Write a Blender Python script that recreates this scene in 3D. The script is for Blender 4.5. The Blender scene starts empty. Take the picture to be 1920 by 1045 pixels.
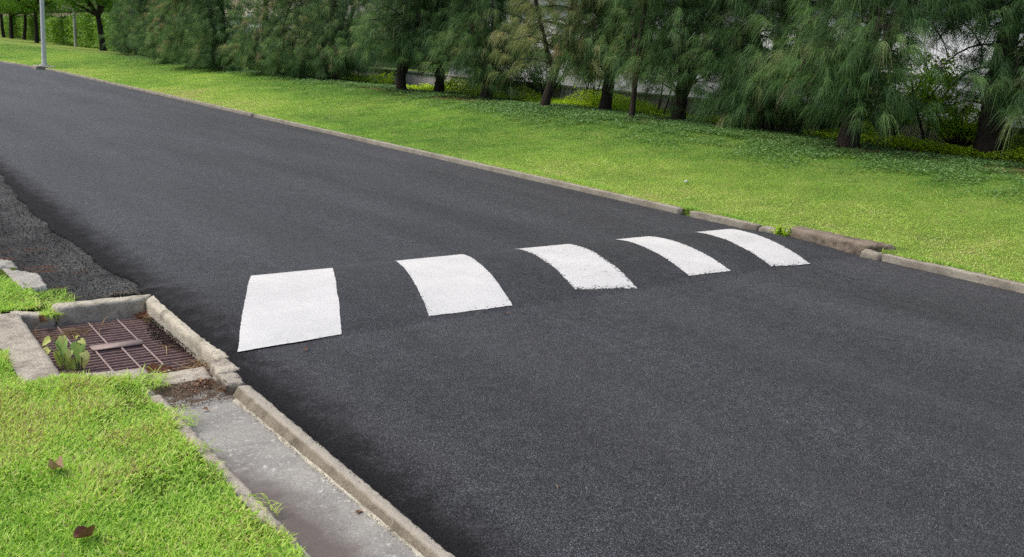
import bpy, math, random
import numpy as np
from mathutils import Vector, Matrix, noise
rng = np.random.default_rng(7); random.seed(7)
scene = bpy.context.scene
COL = scene.collection
# ------------------------------------------------------------------ tagging
def tag(o, label=None, cat=None, group=None, kind=None):
    if label: o['label'] = label
    if cat: o['category'] = cat
    if group: o['group'] = group
    if kind: o['kind'] = kind
    return o
def empty(name, loc, rz=0.0):
    o = bpy.data.objects.new(name, None); o.empty_display_size = .2
    o.location = loc; o.rotation_euler = (0, 0, rz); COL.objects.link(o); return o
def link(name, me, parent=None, mat=None):
    o = bpy.data.objects.new(name, me); COL.objects.link(o)
    if mat is not None and not me.materials: me.materials.append(mat)
    if parent: o.parent = parent
    return o
def mesh_np(name, V, F, mat=None, tint=None, smooth=False):
    """V (n,3), F (m,k) faces of k corners or a list of such arrays"""
    me = bpy.data.meshes.new(name)
    V = np.asarray(V, dtype=np.float32)
    Fl = F if isinstance(F, list) else [F]
    Fl = [np.asarray(f, dtype=np.int32) for f in Fl if len(f)]
    nl = sum(f.size for f in Fl); npoly = sum(len(f) for f in Fl)
    me.vertices.add(len(V)); me.vertices.foreach_set('co', V.ravel())
    me.loops.add(nl); me.loops.foreach_set('vertex_index', np.concatenate([f.ravel() for f in Fl]))
    me.polygons.add(npoly)
    tot = np.concatenate([np.full(len(f), f.shape[1], dtype=np.int32) for f in Fl])
    start = np.concatenate([[0], np.cumsum(tot)[:-1]]).astype(np.int32)
    me.polygons.foreach_set('loop_start', start)
    if smooth: me.polygons.foreach_set('use_smooth', np.ones(npoly, dtype=bool))
    me.update(calc_edges=True)
    if tint is not None:
        a = me.attributes.new('tint', 'FLOAT', 'POINT')
        a.data.foreach_set('value', np.asarray(tint, dtype=np.float32))
    me.validate()
    if mat: me.materials.append(mat)
    return me
# ------------------------------------------------------------------ node helpers
class NT:
    def __init__(s, name):
        s.m = bpy.data.materials.new(name); s.m.use_nodes = True
        s.t = s.m.node_tree; s.t.nodes.clear()
        s.out = s.t.nodes.new('ShaderNodeOutputMaterial')
    def n(s, typ, **kw):
        nd = s.t.nodes.new(typ)
        for k, v in kw.items():
            if k.startswith('i_'):
                key = k[2:].replace('_', ' ')
                nd.inputs[key].default_value = v
            else: setattr(nd, k, v)
        return nd
    def l(s, a, b): s.t.links.new(a, b)
    def pos(s):
        return s.n('ShaderNodeNewGeometry').outputs['Position']
    def mapv(s, src, scale):
        m = s.n('ShaderNodeMapping'); m.inputs['Scale'].default_value = scale
        s.l(src, m.inputs['Vector']); return m.outputs[0]
    def noise(s, src, scale, detail=3, rough=.55, dist=0):
        n = s.n('ShaderNodeTexNoise'); n.inputs['Scale'].default_value = scale
        n.inputs['Detail'].default_value = detail; n.inputs['Roughness'].default_value = rough
        n.inputs['Distortion'].default_value = dist
        s.l(src, n.inputs['Vector']); return n.outputs['Fac']
    def ramp(s, fac, stops, interp='LINEAR'):
        r = s.n('ShaderNodeValToRGB'); cr = r.color_ramp; cr.interpolation = interp
        while len(cr.elements) > 1: cr.elements.remove(cr.elements[-1])
        cr.elements[0].position = stops[0][0]; cr.elements[0].color = c4(stops[0][1])
        for p, c in stops[1:]:
            e = cr.elements.new(p); e.color = c4(c)
        s.l(fac, r.inputs['Fac']); return r.outputs['Color']
    def mix(s, fac, a, b, mode='MIX'):
        m = s.n('ShaderNodeMix', data_type='RGBA', blend_type=mode)
        for sock, v in ((m.inputs[0], fac), (m.inputs[6], a), (m.inputs[7], b)):
            if isinstance(v, (int, float)): sock.default_value = v
            elif isinstance(v, tuple): sock.default_value = c4(v)
            else: s.l(v, sock)
        return m.outputs[2]
    def math(s, op, a, b=None, c=None, clamp=False):
        m = s.n('ShaderNodeMath', operation=op, use_clamp=clamp)
        for i, v in enumerate((a, b, c)):
            if v is None: continue
            if isinstance(v, (int, float)): m.inputs[i].default_value = v
            else: s.l(v, m.inputs[i])
        return m.outputs[0]
    def rng(s, v, a, b, c=0., d=1.):
        m = s.n('ShaderNodeMapRange'); m.inputs[1].default_value = a; m.inputs[2].default_value = b
        m.inputs[3].default_value = c; m.inputs[4].default_value = d
        s.l(v, m.inputs[0]); return m.outputs[0]
    def sep(s, v):
        n = s.n('ShaderNodeSeparateXYZ'); s.l(v, n.inputs[0]); return n.outputs
    def bump(s, h, strength=.5, dist=.01, prev=None):
        b = s.n('ShaderNodeBump'); b.inputs['Strength'].default_value = strength
        b.inputs['Distance'].default_value = dist; s.l(h, b.inputs['Height'])
        if prev: s.l(prev, b.inputs['Normal'])
        return b.outputs[0]
    def bsdf(s, col, rough=.8, nrm=None, spec=.5, metal=0):
        b = s.n('ShaderNodeBsdfPrincipled')
        if isinstance(col, tuple): b.inputs['Base Color'].default_value = c4(col)
        else: s.l(col, b.inputs['Base Color'])
        if isinstance(rough, (int, float)): b.inputs['Roughness'].default_value = rough
        else: s.l(rough, b.inputs['Roughness'])
        b.inputs['Specular IOR Level'].default_value = spec
        b.inputs['Metallic'].default_value = metal
        if nrm: s.l(nrm, b.inputs['Normal'])
        return b.outputs[0]
    def fin(s, sh): s.l(sh, s.out.inputs['Surface']); return s.m
def c4(c): return (c[0], c[1], c[2], 1.0) if not isinstance(c, (int, float)) else (c, c, c, 1.0)

def leaf_mat(name, stops, transl=.35, rough=.5, spec=.3, objvar=0.0):
    t = NT(name)
    a = t.n('ShaderNodeAttribute', attribute_name='tint')
    fac = a.outputs['Fac']
    if objvar:
        oi = t.n('ShaderNodeObjectInfo')
        fac = t.math('ADD', fac, t.math('MULTIPLY', t.math('SUBTRACT', oi.outputs['Random'], .5), objvar), clamp=True)
    col = t.ramp(fac, stops)
    p = t.bsdf(col, rough, spec=spec)
    tr = t.n('ShaderNodeBsdfTranslucent'); t.l(t.mix(.5, col, t.mix(1., col, (1.25, 1.3, .55), 'MULTIPLY')), tr.inputs['Color'])
    m = t.n('ShaderNodeMixShader'); m.inputs[0].default_value = transl
    t.l(p, m.inputs[1]); t.l(tr.outputs[0], m.inputs[2])
    return t.fin(m.outputs[0])

# ------------------------------------------------------------------ materials
def asphalt_mat(name='asphalt', k=1.0):
    t = NT(name); p = t.pos(); xyz = t.sep(p)
    fine = t.noise(p, 230, 3, .75)
    g = t.n('ShaderNodeTexVoronoi'); g.inputs['Scale'].default_value = 175; t.l(p, g.inputs['Vector'])
    gs = t.sep(g.outputs['Color'])
    base = t.ramp(fine, [(.34, tuple(c * k for c in (.033, .035, .039))), (.5, tuple(c * k for c in (.102, .107, .118))), (.68, tuple(c * k for c in (.235, .244, .264)))])
    stone = t.ramp(gs[0], [(.0, (.35, .35, .36)), (.45, (.85, .85, .85)), (.85, (1.3, 1.3, 1.3)), (.95, (2.0, 2.0, 1.97))], 'LINEAR')
    col = t.mix(1., base, stone, 'MULTIPLY')
    gap = t.rng(g.outputs['Distance'], .42, .62)
    col = t.mix(t.math('MULTIPLY', gap, .75), col, (.012, .012, .013))
    big = t.noise(t.mapv(p, (1.0, .22, 1.0)), .9, 4, .6)
    col = t.mix(1., col, t.ramp(big, [(.3, (.72, .70, .71)), (.5, (1.0, .99, .99)), (.7, (1.30, 1.31, 1.34))]), 'MULTIPLY')
    mid = t.noise(p, 9, 6, .7)
    col = t.mix(1., col, t.ramp(mid, [(.3, (.72, .72, .73)), (.7, (1.26, 1.25, 1.24))]), 'MULTIPLY')
    # wheel paths, a little polished and pale
    wx = t.math('ADD', xyz[0], t.math('MULTIPLY', t.noise(t.mapv(p, (.1, .12, 1)), 2.0, 2), .5))
    for c0 in (3.0, 4.6, 5.9, 7.4):
        d_ = t.math('ABSOLUTE', t.math('SUBTRACT', wx, c0 + .25))
        col = t.mix(t.math('MULTIPLY', t.rng(d_, .45, .05), .11), col, (.14, .142, .148))
    dust = t.rng(t.noise(t.mapv(p, (.8, .3, 1)), 1.6, 5, .65), .5, .75)
    col = t.mix(t.math('MULTIPLY', dust, .2), col, (.085, .074, .070))
    stc = t.noise(t.mapv(p, (2.6, .22, 1)), 3.0, 4, .65)
    col = t.mix(t.rng(stc, .6, .78, 0, .30), col, (.12, .12, .125))
    # narrow dark scuffs and pits
    sc = t.noise(t.mapv(p, (5, 1.4, 1)), 5.0, 4, .7)
    col = t.mix(t.rng(sc, .66, .72, 0, .6), col, (.018, .018, .019))
    pit = t.noise(p, 62, 4, .8)
    col = t.mix(t.rng(pit, .62, .70, 0, .7), col, (.010, .010, .011))
    # fresh uncompacted bitumen along the left edge
    wob = t.noise(p, 7, 5, .7)
    e = t.math('ADD', xyz[0], t.math('MULTIPLY', wob, .45))
    col = t.mix(t.rng(t.math('ADD', e, t.math('MULTIPLY', t.math('SUBTRACT', pit, .5), .5)), 1.80, 2.04, .96, 0.), col, (.004, .0036, .0045))
    rgh = t.rng(e, 1.82, 2.10, .95, .56)
    e2 = t.math('ADD', xyz[0], t.math('MULTIPLY', wob, .2))
    col = t.mix(t.rng(e2, 7.85, 8.05, 0., .4), col, (.03, .03, .032))
    if name != 'asphalt':   # newer, darker hump mix; shading of its flanks is painted in as well
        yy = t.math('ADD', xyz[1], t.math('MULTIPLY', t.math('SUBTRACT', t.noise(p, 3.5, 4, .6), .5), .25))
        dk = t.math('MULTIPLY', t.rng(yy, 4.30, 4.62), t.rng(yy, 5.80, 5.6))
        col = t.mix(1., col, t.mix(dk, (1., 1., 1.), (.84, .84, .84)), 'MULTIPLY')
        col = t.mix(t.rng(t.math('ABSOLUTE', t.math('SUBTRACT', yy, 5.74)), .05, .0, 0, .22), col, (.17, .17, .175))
        col = t.mix(t.rng(t.math('ABSOLUTE', t.math('SUBTRACT', yy, 4.38)),   .09, .0, 0, .25), col, (.025, .025, .027))  # near-flank shade painted as a dark band along the hump foot
    h = t.math('ADD', fine, t.math('MULTIPLY', g.outputs['Distance'], -1.))
    return t.fin(t.bsdf(col, rgh, t.bump(h, .9, .007, t.bump(mid, .3, .012)), spec=.45))
def old_asphalt_mat():
    t = NT('old_asphalt'); p = t.pos(); xyz = t.sep(p)
    fine = t.noise(p, 95, 4, .7)
    g = t.n('ShaderNodeTexVoronoi'); g.inputs['Scale'].default_value = 75; t.l(p, g.inputs['Vector'])
    gs = t.sep(g.outputs['Color'])
    col = t.ramp(fine, [(.36, (.010, .010, .010)), (.5, (.050, .050, .048)), (.64, (.17, .17, .16))])
    col = t.mix(t.math('MULTIPLY', t.math('GREATER_THAN', gs[0], .86), .8), col, (.20, .20, .19))
    big = t.noise(p, 1.7, 4, .6)
    col = t.mix(1., col, t.ramp(big, [(.38, (.40, .40, .40)), (.62, (1.1, 1.1, 1.08))]), 'MULTIPLY')
    # damp dark verge close to the concrete
    w = t.math('SUBTRACT', xyz[0], t.math('MULTIPLY', t.noise(p, 3, 3), .3))
    col = t.mix(t.rng(w, .86, 1.12, .55, 0), col, (.012, .011, .010))
    rust = t.noise(t.mapv(p, (1.3, 2.6, 1)), 3.1, 3, .5)
    m = t.math('MULTIPLY', t.rng(rust, .56, .62), t.math('MULTIPLY', t.rng(xyz[0], 1.3, 1.42, 1, 0), t.rng(xyz[1], 7.2, 7.6, 1, 0)))
    col = t.mix(t.math('MULTIPLY', m, .85), col, (.11, .042, .015))
    return t.fin(t.bsdf(col, .8, t.bump(t.math('ADD', fine, g.outputs['Distance']), 1., .012)))
def concrete_mat(name, base=(.40, .36, .29), dirt=(.10, .085, .06), amt=.5, scale=6., grain=120, moss=0.):
    t = NT(name); p = t.pos()
    n1 = t.noise(p, scale, 6, .68, .4); n2 = t.noise(p, grain, 3, .7); n3 = t.noise(p, scale * 5.5, 5, .7)
    lo = tuple(c * .62 for c in base); hi = tuple(min(1, c * 1.3) for c in base)
    col = t.ramp(n2, [(.28, lo), (.5, base), (.74, hi)])
    col = t.mix(t.rng(n1, .46, .68, 0, amt), col, dirt)
    col = t.mix(t.rng(n3, .58, .72, 0, amt * .75), col, tuple(c * .6 for c in dirt))
    if moss: col = t.mix(t.rng(t.noise(p, scale * 2.1, 4, .6), .5, .68, 0, moss), col, (.06, .075, .035))
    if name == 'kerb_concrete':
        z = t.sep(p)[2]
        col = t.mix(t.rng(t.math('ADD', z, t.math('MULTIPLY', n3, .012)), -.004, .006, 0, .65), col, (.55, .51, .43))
    h = t.math('ADD', n2, t.math('MULTIPLY', n3, 1.2))
    return t.fin(t.bsdf(col, .92, t.bump(h, .8, .006), spec=.25))
def gutter_mat():
    t = NT('gutter_cement'); p = t.pos(); xyz = t.sep(p)
    n1 = t.noise(p, 3.2, 5, .65, .4); n2 = t.noise(p, 150, 3, .7)
    col = t.ramp(n2, [(.3, (.23, .22, .20)), (.5, (.35, .335, .305)), (.72, (.49, .47, .43))])
    col = t.mix(1., col, t.ramp(n1, [(.35, (.78, .78, .79)), (.62, (1.1, 1.1, 1.08))]), 'MULTIPLY')
    spk = t.noise(p, 34, 4, .75); sp2 = t.noise(p, 4.5, 3)
    col = t.mix(t.math('MULTIPLY', t.rng(spk, .56, .63), t.rng(sp2, .40, .60, .3, 1.)), col, (.58, .57, .53))
    # purple-brown damp stain beside the edging
    dx = t.math('MULTIPLY', t.math('SUBTRACT', xyz[0], 1.14), 5.2)
    dy = t.math('MULTIPLY', t.math('SUBTRACT', xyz[1], 2.5), 1.5)
    r = t.math('SQRT', t.math('ADD', t.math('MULTIPLY', dx, dx), t.math('MULTIPLY', dy, dy)))
    r = t.math('ADD', r, t.math('MULTIPLY', t.math('SUBTRACT', t.noise(p, 9, 5, .6), .5), .9))
    col = t.mix(t.rng(r, .5, 1.15, .9, 0), col, (.135, .108, .098))
    dry = t.noise(p, 18, 4, .7)
    col = t.mix(t.rng(dry, .6, .7, 0, .35), col, (.13, .12, .105))
    return t.fin(t.bsdf(col, .85, t.bump(t.math('ADD', n2, t.math('MULTIPLY', n1, 2)), .5, .004)))
def lawn_mat(name, a, b, c, sc=1.4):
    t = NT(name); p = t.pos(); xyz = t.sep(p)
    n1 = t.noise(p, sc, 5, .62, .3); n2 = t.noise(p, 60, 4, .75)
    col = t.ramp(n1, [(.32, a), (.5, b), (.68, c)])
    col = t.mix(1., col, t.ramp(n2, [(.3, (.45, .45, .4)), (.7, (1.5, 1.45, 1.3))]), 'MULTIPLY')
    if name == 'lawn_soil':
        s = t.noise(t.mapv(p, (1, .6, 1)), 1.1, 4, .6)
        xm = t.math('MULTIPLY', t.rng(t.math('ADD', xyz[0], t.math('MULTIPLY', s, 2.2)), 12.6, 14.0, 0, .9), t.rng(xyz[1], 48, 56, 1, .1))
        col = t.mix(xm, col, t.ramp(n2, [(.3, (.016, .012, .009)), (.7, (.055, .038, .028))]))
    return t.fin(t.bsdf(col, .95, t.bump(n2, 1., .03), spec=.1))
def paint_mat():
    t = NT('road_paint'); p = t.pos()
    n = t.noise(p, 150, 3, .7); n1 = t.noise(p, 2.3, 5, .65); st = t.noise(t.mapv(p, (1.2, 7, 1)), 7, 4, .6)
    col = t.ramp(n, [(.25, (.64, .635, .615)), (.5, (.80, .795, .775)), (.8, (.87, .865, .84))])
    col = t.mix(1., col, t.ramp(n1, [(.35, (.90, .90, .895)), (.65, (1.03, 1.03, 1.02))]), 'MULTIPLY')
    col = t.mix(t.rng(st, .52, .75, 0, .3), col, (.55, .545, .51))
    col = t.mix(t.rng(t.noise(p, 11, 5, .7), .58, .75, 0, .25), col, (.60, .58, .52))
    a = t.n('ShaderNodeAttribute', attribute_name='tint')   # 0 centre .. 1 rim, plus wear of that bar
    w = t.math('ADD', t.noise(p, 36, 5, .8), t.math('MULTIPLY', a.outputs['Fac'], .26))
    chip = t.rng(w, .675, .70)
    col = t.mix(chip, col, (.05, .05, .053))
    return t.fin(t.bsdf(col, .6, t.bump(n, .5, .004, t.bump(chip, .5, .002)), spec=.4))
def bark_mat(name, a, b):
    t = NT(name); p = t.pos()
    n = t.noise(t.mapv(p, (1, 1, .25)), 28, 5, .7); n2 = t.noise(p, 3, 3)
    col = t.ramp(n, [(.3, a), (.7, b)])
    col = t.mix(1., col, t.ramp(n2, [(.3, (.7, .7, .7)), (.7, (1.25, 1.2, 1.15))]), 'MULTIPLY')
    return t.fin(t.bsdf(col, .9, t.bump(n, 1., .03)))
def simple_mat(name, c, rough=.7, metal=0, var=.25, sc=20., bump=.2, spec=.4):
    t = NT(name); p = t.pos(); n = t.noise(p, sc, 5, .65)
    col = t.ramp(n, [(.3, tuple(x * (1 - var) for x in c)), (.7, tuple(min(1, x * (1 + var)) for x in c))])
    return t.fin(t.bsdf(col, rough, t.bump(n, bump, .004), metal=metal, spec=spec))

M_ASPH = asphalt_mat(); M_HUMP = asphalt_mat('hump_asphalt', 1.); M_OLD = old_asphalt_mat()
M_CONC = concrete_mat('kerb_concrete', (.29, .25, .19), (.085, .068, .05), .8, 5.5, 110, .15)
M_CONC2 = concrete_mat('drain_concrete', (.64, .59, .47), (.15, .135, .10), .7, 6.5, 110, .2)
M_APRON = concrete_mat('apron_concrete', (.54, .49, .40), (.17, .135, .11), .8, 6.5, 100)
M_PALE = concrete_mat('pale_concrete', (.50, .48, .42), (.2, .18, .15), .4, 6)
M_RKERB = concrete_mat('verge_kerb_concrete', (.42, .385, .31), (.14, .11, .08), .6, 2.6, 70)
M_INLET = concrete_mat('inlet_concrete', (.30, .245, .19), (.065, .045, .032), .8, 5., 60, .3)
M_GUT = gutter_mat(); M_PAINT = paint_mat()
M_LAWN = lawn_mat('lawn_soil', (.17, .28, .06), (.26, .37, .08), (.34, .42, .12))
M_LAWN2 = lawn_mat('near_turf_soil', (.07, .13, .015), (.10, .17, .02), (.13, .17, .03))
M_GROUND = lawn_mat('ground_soil', (.06, .08, .02), (.08, .10, .03), (.09, .10, .04))
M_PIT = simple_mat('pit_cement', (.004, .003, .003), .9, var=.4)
M_RUST = simple_mat('rusted_steel', (.26, .17, .155), .62, .25, .35, 45, .5)
M_RUSTL = simple_mat('worn_steel', (.38, .29, .265), .6, .25, .3, 60, .5)
M_SOIL = simple_mat('litter_soil', (.19, .14, .10), .95, var=.55, sc=60, bump=1.)
M_STRAW = leaf_mat('straw', [(0, (.16, .09, .045)), (.5, (.33, .22, .11)), (1, (.5, .38, .2))], .15, .7)
M_DRY = leaf_mat('dry_leaf', [(0, (.09, .028, .016)), (.5, (.24, .11, .06)), (1, (.45, .30, .20))], .15, .6)
M_DARKDRY = leaf_mat('dark_dry_leaf', [(0, (.14, .05, .03)), (1, (.32, .15, .10))], .1, .45)
M_GRASS = leaf_mat('grass_blade', [(0, (.10, .25, .04)), (.35, (.30, .54, .07)), (.6, (.50, .76, .12)), (.84, (.78, .92, .26)), (.97, (.80, .76, .38)), (1, (.42, .28, .17))], .4, .5, .3)
M_TURF = leaf_mat('verge_grass', [(0, (.17, .37, .08)), (.35, (.35, .59, .12)), (.7, (.56, .76, .17)), (.92, (.78, .78, .34)), (1, (.55, .42, .26))], .4, .6, .2)
M_CREEP = leaf_mat('creeper_leaf', [(0, (.08, .19, .05)), (.5, (.18, .35, .10)), (1, (.36, .52, .22))], .25, .4, .5)
M_LIME = leaf_mat('lime_leaf', [(0, (.36, .60, .03)), (.5, (.62, .85, .05)), (1, (.80, .92, .10))], .5, .5)
M_NEEDLE = leaf_mat('casuarina_needle', [(0, (.040, .095, .038)), (.3, (.095, .20, .066)), (.55, (.165, .30, .098)), (.75, (.27, .41, .15)), (.9, (.42, .48, .22)), (1, (.45, .30, .20))], .3, .55, .35, .16)
M_OLIVE = leaf_mat('olive_needle', [(0, (.14, .19, .07)), (.45, (.33, .37, .15)), (.8, (.52, .50, .24)), (1, (.60, .42, .24))], .35, .55, .3)
M_BLEAF = leaf_mat('broad_leaf', [(0, (.06, .16, .02)), (.5, (.15, .32, .03)), (1, (.34, .52, .05))], .4, .45)
M_HEDGE = leaf_mat('hedge_leaf', [(0, (.08, .18, .02)), (.5, (.19, .36, .035)), (1, (.42, .58, .06))], .35, .5)
M_PEEPAL = leaf_mat('heart_leaf', [(0, (.30, .55, .22)), (.5, (.48, .70, .18)), (.8, (.70, .78, .18)), (1, (.80, .80, .35))], .4, .4, .5)
M_BARK = bark_mat('casuarina_bark', (.018, .012, .010), (.075, .050, .040))
M_BARK2 = bark_mat('broadleaf_bark', (.015, .010, .009), (.05, .032, .028))
M_STEM = simple_mat('green_stem', (.14, .20, .06), .6)
M_GALV = simple_mat('galvanised_steel', (.80, .81, .82), .5, .1, .12, 8, .1)
M_LENS = simple_mat('lamp_lens', (.6, .6, .58), .2)
M_BLOCK = concrete_mat('boundary_wall_cement', (.46, .44, .42), (.20, .19, .175), .5, 1.2, 40)
M_FACADE = simple_mat('pale_facade_paint', (.86, .88, .90), .8, 0, .08, .6, .1)
M_CREAM = simple_mat('cream_facade_paint', (.70, .64, .48), .8, 0, .08, .6, .1)
M_GLASS = simple_mat('window_glass', (.30, .34, .37), .12, .0, .1, 2, .0, .8)
M_FRAME = simple_mat('window_frame_paint', (.55, .57, .58), .5)
M_ROOF = simple_mat('metal_roof', (.32, .35, .37), .5, .3)
M_TEAL = simple_mat('teal_white_wall_paint', (.58, .68, .66), .8, 0, .1, 1., .1)
M_DARKRAIL = simple_mat('dark_coping', (.08, .08, .08), .8)

# ------------------------------------------------------------------ camera (calibrated from the photo's vanishing points)
Rv = Vector((0.7823365, -0.61901357, 0.06907816)); Uv = Vector((0.09760031, 0.23136977, 0.96795775)); Fv = Vector((0.61516158, 0.75052663, -0.24142494))
cam = bpy.data.cameras.new('camera'); co = bpy.data.objects.new('camera', cam); COL.objects.link(co)
mw = Matrix(((Rv.x, Uv.x, -Fv.x, 0), (Rv.y, Uv.y, -Fv.y, 0), (Rv.z, Uv.z, -Fv.z, 1.6), (0, 0, 0, 1)))
co.matrix_world = mw
cam.lens = 1604.08 / 1920 * 36; cam.sensor_width = 36; cam.clip_start = .05; cam.clip_end = 3000
scene.camera = co
# ------------------------------------------------------------------ terrain functions
def xoff(Y):
    Y = np.asarray(Y, dtype=float); d = np.clip(Y - 38, 0, 22)
    return -.006 * d * d - .264 * np.clip(Y - 60, 0, None)
def vnoise(x, y, s, seed=0.):
    return noise.noise(Vector((x * s + seed, y * s - seed, seed * .7)))
def np_noise(X, Y, s, seed):
    """cheap smooth value noise, vectorised"""
    r = np.random.default_rng(seed); G = r.random((64, 64))
    x = np.asarray(X) * s; y = np.asarray(Y) * s
    xi = np.floor(x).astype(int); yi = np.floor(y).astype(int); fx = x - xi; fy = y - yi
    fx = fx * fx * (3 - 2 * fx); fy = fy * fy * (3 - 2 * fy)
    g = lambda a, b: G[a % 64, b % 64]
    return (g(xi, yi) * (1 - fx) * (1 - fy) + g(xi + 1, yi) * fx * (1 - fy) + g(xi, yi + 1) * (1 - fx) * fy + g(xi + 1, yi + 1) * fx * fy)
def zlawn(X, Y):
    X = np.asarray(X, dtype=float); Y = np.asarray(Y, dtype=float)
    xe = 8.1 + np.where(Y > 38, xoff(Y), 0)
    w = 12.75 - 8.1
    s = np.clip((X - xe) / w, 0, 1)
    z = .066 + .63 * (.45 * s + .55 * s * s * (3 - 2 * s))
    fall = np.clip((X - np.maximum(14.6, xe + w + 2)) / 3, 0, 1)
    amp = np.clip(s * 4 * (1.15 - s), 0, 1)
    z = z + (np_noise(X, Y, .28, 3) - .5) * .12 * amp + (np_noise(X, Y, 1.3, 4) - .5) * .03 * amp
    return z - .1 * fall
def grid_mesh(name, xs, ys, zf, mat, smooth=True, shift=None):
    X, Y = np.meshgrid(xs, ys)
    if shift is not None: X = X + shift(Y)
    Z = zf(X, Y)
    V = np.stack([X, Y, Z], -1).reshape(-1, 3); ny, nx = X.shape
    i = np.arange((ny - 1) * (nx - 1)); r = i // (nx - 1); c = i % (nx - 1); a = r * nx + c
    F = np.stack([a, a + 1, a + nx + 1, a + nx], -1)
    return mesh_np(name, V, F, mat, smooth=smooth)
def kerb_x(Y): return np.where(np.asarray(Y) > 38, xoff(Y), 0)

# far ground
def zg(X, Y): return np.full_like(X, -.34)
tag(link('ground', grid_mesh('ground', np.linspace(-400, 900, 14), np.linspace(-400, 1400, 14), zg, M_GROUND)), kind='structure')
# lawn right
xs = np.concatenate([np.linspace(8.08, 15.6, 64), np.array([17, 20, 26, 40, 70, 120])])
ys = np.concatenate([np.linspace(-8, 30, 150), np.linspace(30.6, 70, 66), np.linspace(72, 200, 40)])
def zl2(X, Y):
    base = zlawn(X, Y); s = X < 8.095 + kerb_x(Y)
    return np.where(s, base - .1, base)
X, Y = np.meshgrid(xs, ys); Xs = X + kerb_x(Y)
V = np.stack([Xs, Y, zl2(Xs, Y)], -1).reshape(-1, 3); ny, nx = X.shape
i = np.arange((ny - 1) * (nx - 1)); r = i // (nx - 1); c = i % (nx - 1); a = r * nx + c
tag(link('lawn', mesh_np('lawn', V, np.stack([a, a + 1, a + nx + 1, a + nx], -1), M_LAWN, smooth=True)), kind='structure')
# left turf (two sheets)
def zt(X, Y): return .004 + (np_noise(X, Y, 5, 9) - .5) * .02
tag(link('lawn', grid_mesh('lawn_left', np.linspace(-6, 1.06, 40), np.linspace(-6, 4.13, 60), zt, M_LAWN2)), kind='structure')
tag(link('lawn', grid_mesh('lawn_left_b', np.linspace(-6, .62, 30), np.linspace(4.135, 7.4, 20), zt, M_LAWN2)), kind='structure')
tag(link('lawn', grid_mesh('lawn_left_c', np.linspace(.625, .96, 10), np.linspace(5.56, 6.6, 14), lambda X, Y: zt(X, Y) - .008, M_LAWN2)), kind='structure')

# ------------------------------------------------------------------ road
def xl(Y):
    pts = [(-8, 1.499), (4.05, 1.503), (4.3, 1.53), (5.57, 1.585), (6.08, 1.55), (7.24, 1.46), (8.4, 1.44), (11.2, 1.54), (14, 1.55), (300, 1.55)]
    return np.interp(Y, [p[0] for p in pts], [p[1] for p in pts])
ys = np.concatenate([np.arange(-8, 14, .03), np.arange(14, 40, .25), np.arange(40, 200, 1.)])
edge = np.array([vnoise(0, y, 9) * .012 + vnoise(3, y, 31) * .009 + (vnoise(7, y, 2.2) * .05 + vnoise(9, y, 14) * .02 if y > 5.9 else 0) for y in ys])
us = np.concatenate([[0, .0015, .004, .01, .02], np.linspace(.04, 1, 46)])
V = []
for j, y in enumerate(ys):
    x0 = xl(y) + edge[j]; x1 = 8.012
    for k, u in enumerate(us):
        x = x0 + (x1 - x0) * u
        z = 0.
        if k == 0: z = -.045
        elif k == 1: z = -.010
        elif k == 2: z = -.002
        z += (.0035 * vnoise(x, y, .8) if k > 2 else 0)
        V.append((x + float(kerb_x(y)), y, z))
V = np.array(V); ny, nx = len(ys), len(us)
i = np.arange((ny - 1) * (nx - 1)); r = i // (nx - 1); c = i % (nx - 1); a = r * nx + c
tag(link('road', mesh_np('road', V, np.stack([a, a + 1, a + nx + 1, a + nx], -1), M_ASPH, smooth=True)), kind='structure')
# older asphalt
def zo(X, Y): return -.024 + (np_noise(X, Y, 2.5, 11) - .5) * .014 + (np_noise(X, Y, 18, 12) - .5) * .006 + (np_noise(X, Y, 45, 13) - .5) * .005 - .01 * np.clip((1.3 - X) / 1.0, 0, 1)
tag(link('driveway', grid_mesh('driveway', np.concatenate([np.linspace(-14, .6, 20), np.linspace(.62, 1.9, 110)]), np.concatenate([np.linspace(5.565, 12, 420), np.linspace(12.5, 200, 80)]), zo, M_OLD)), kind='structure')

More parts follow.
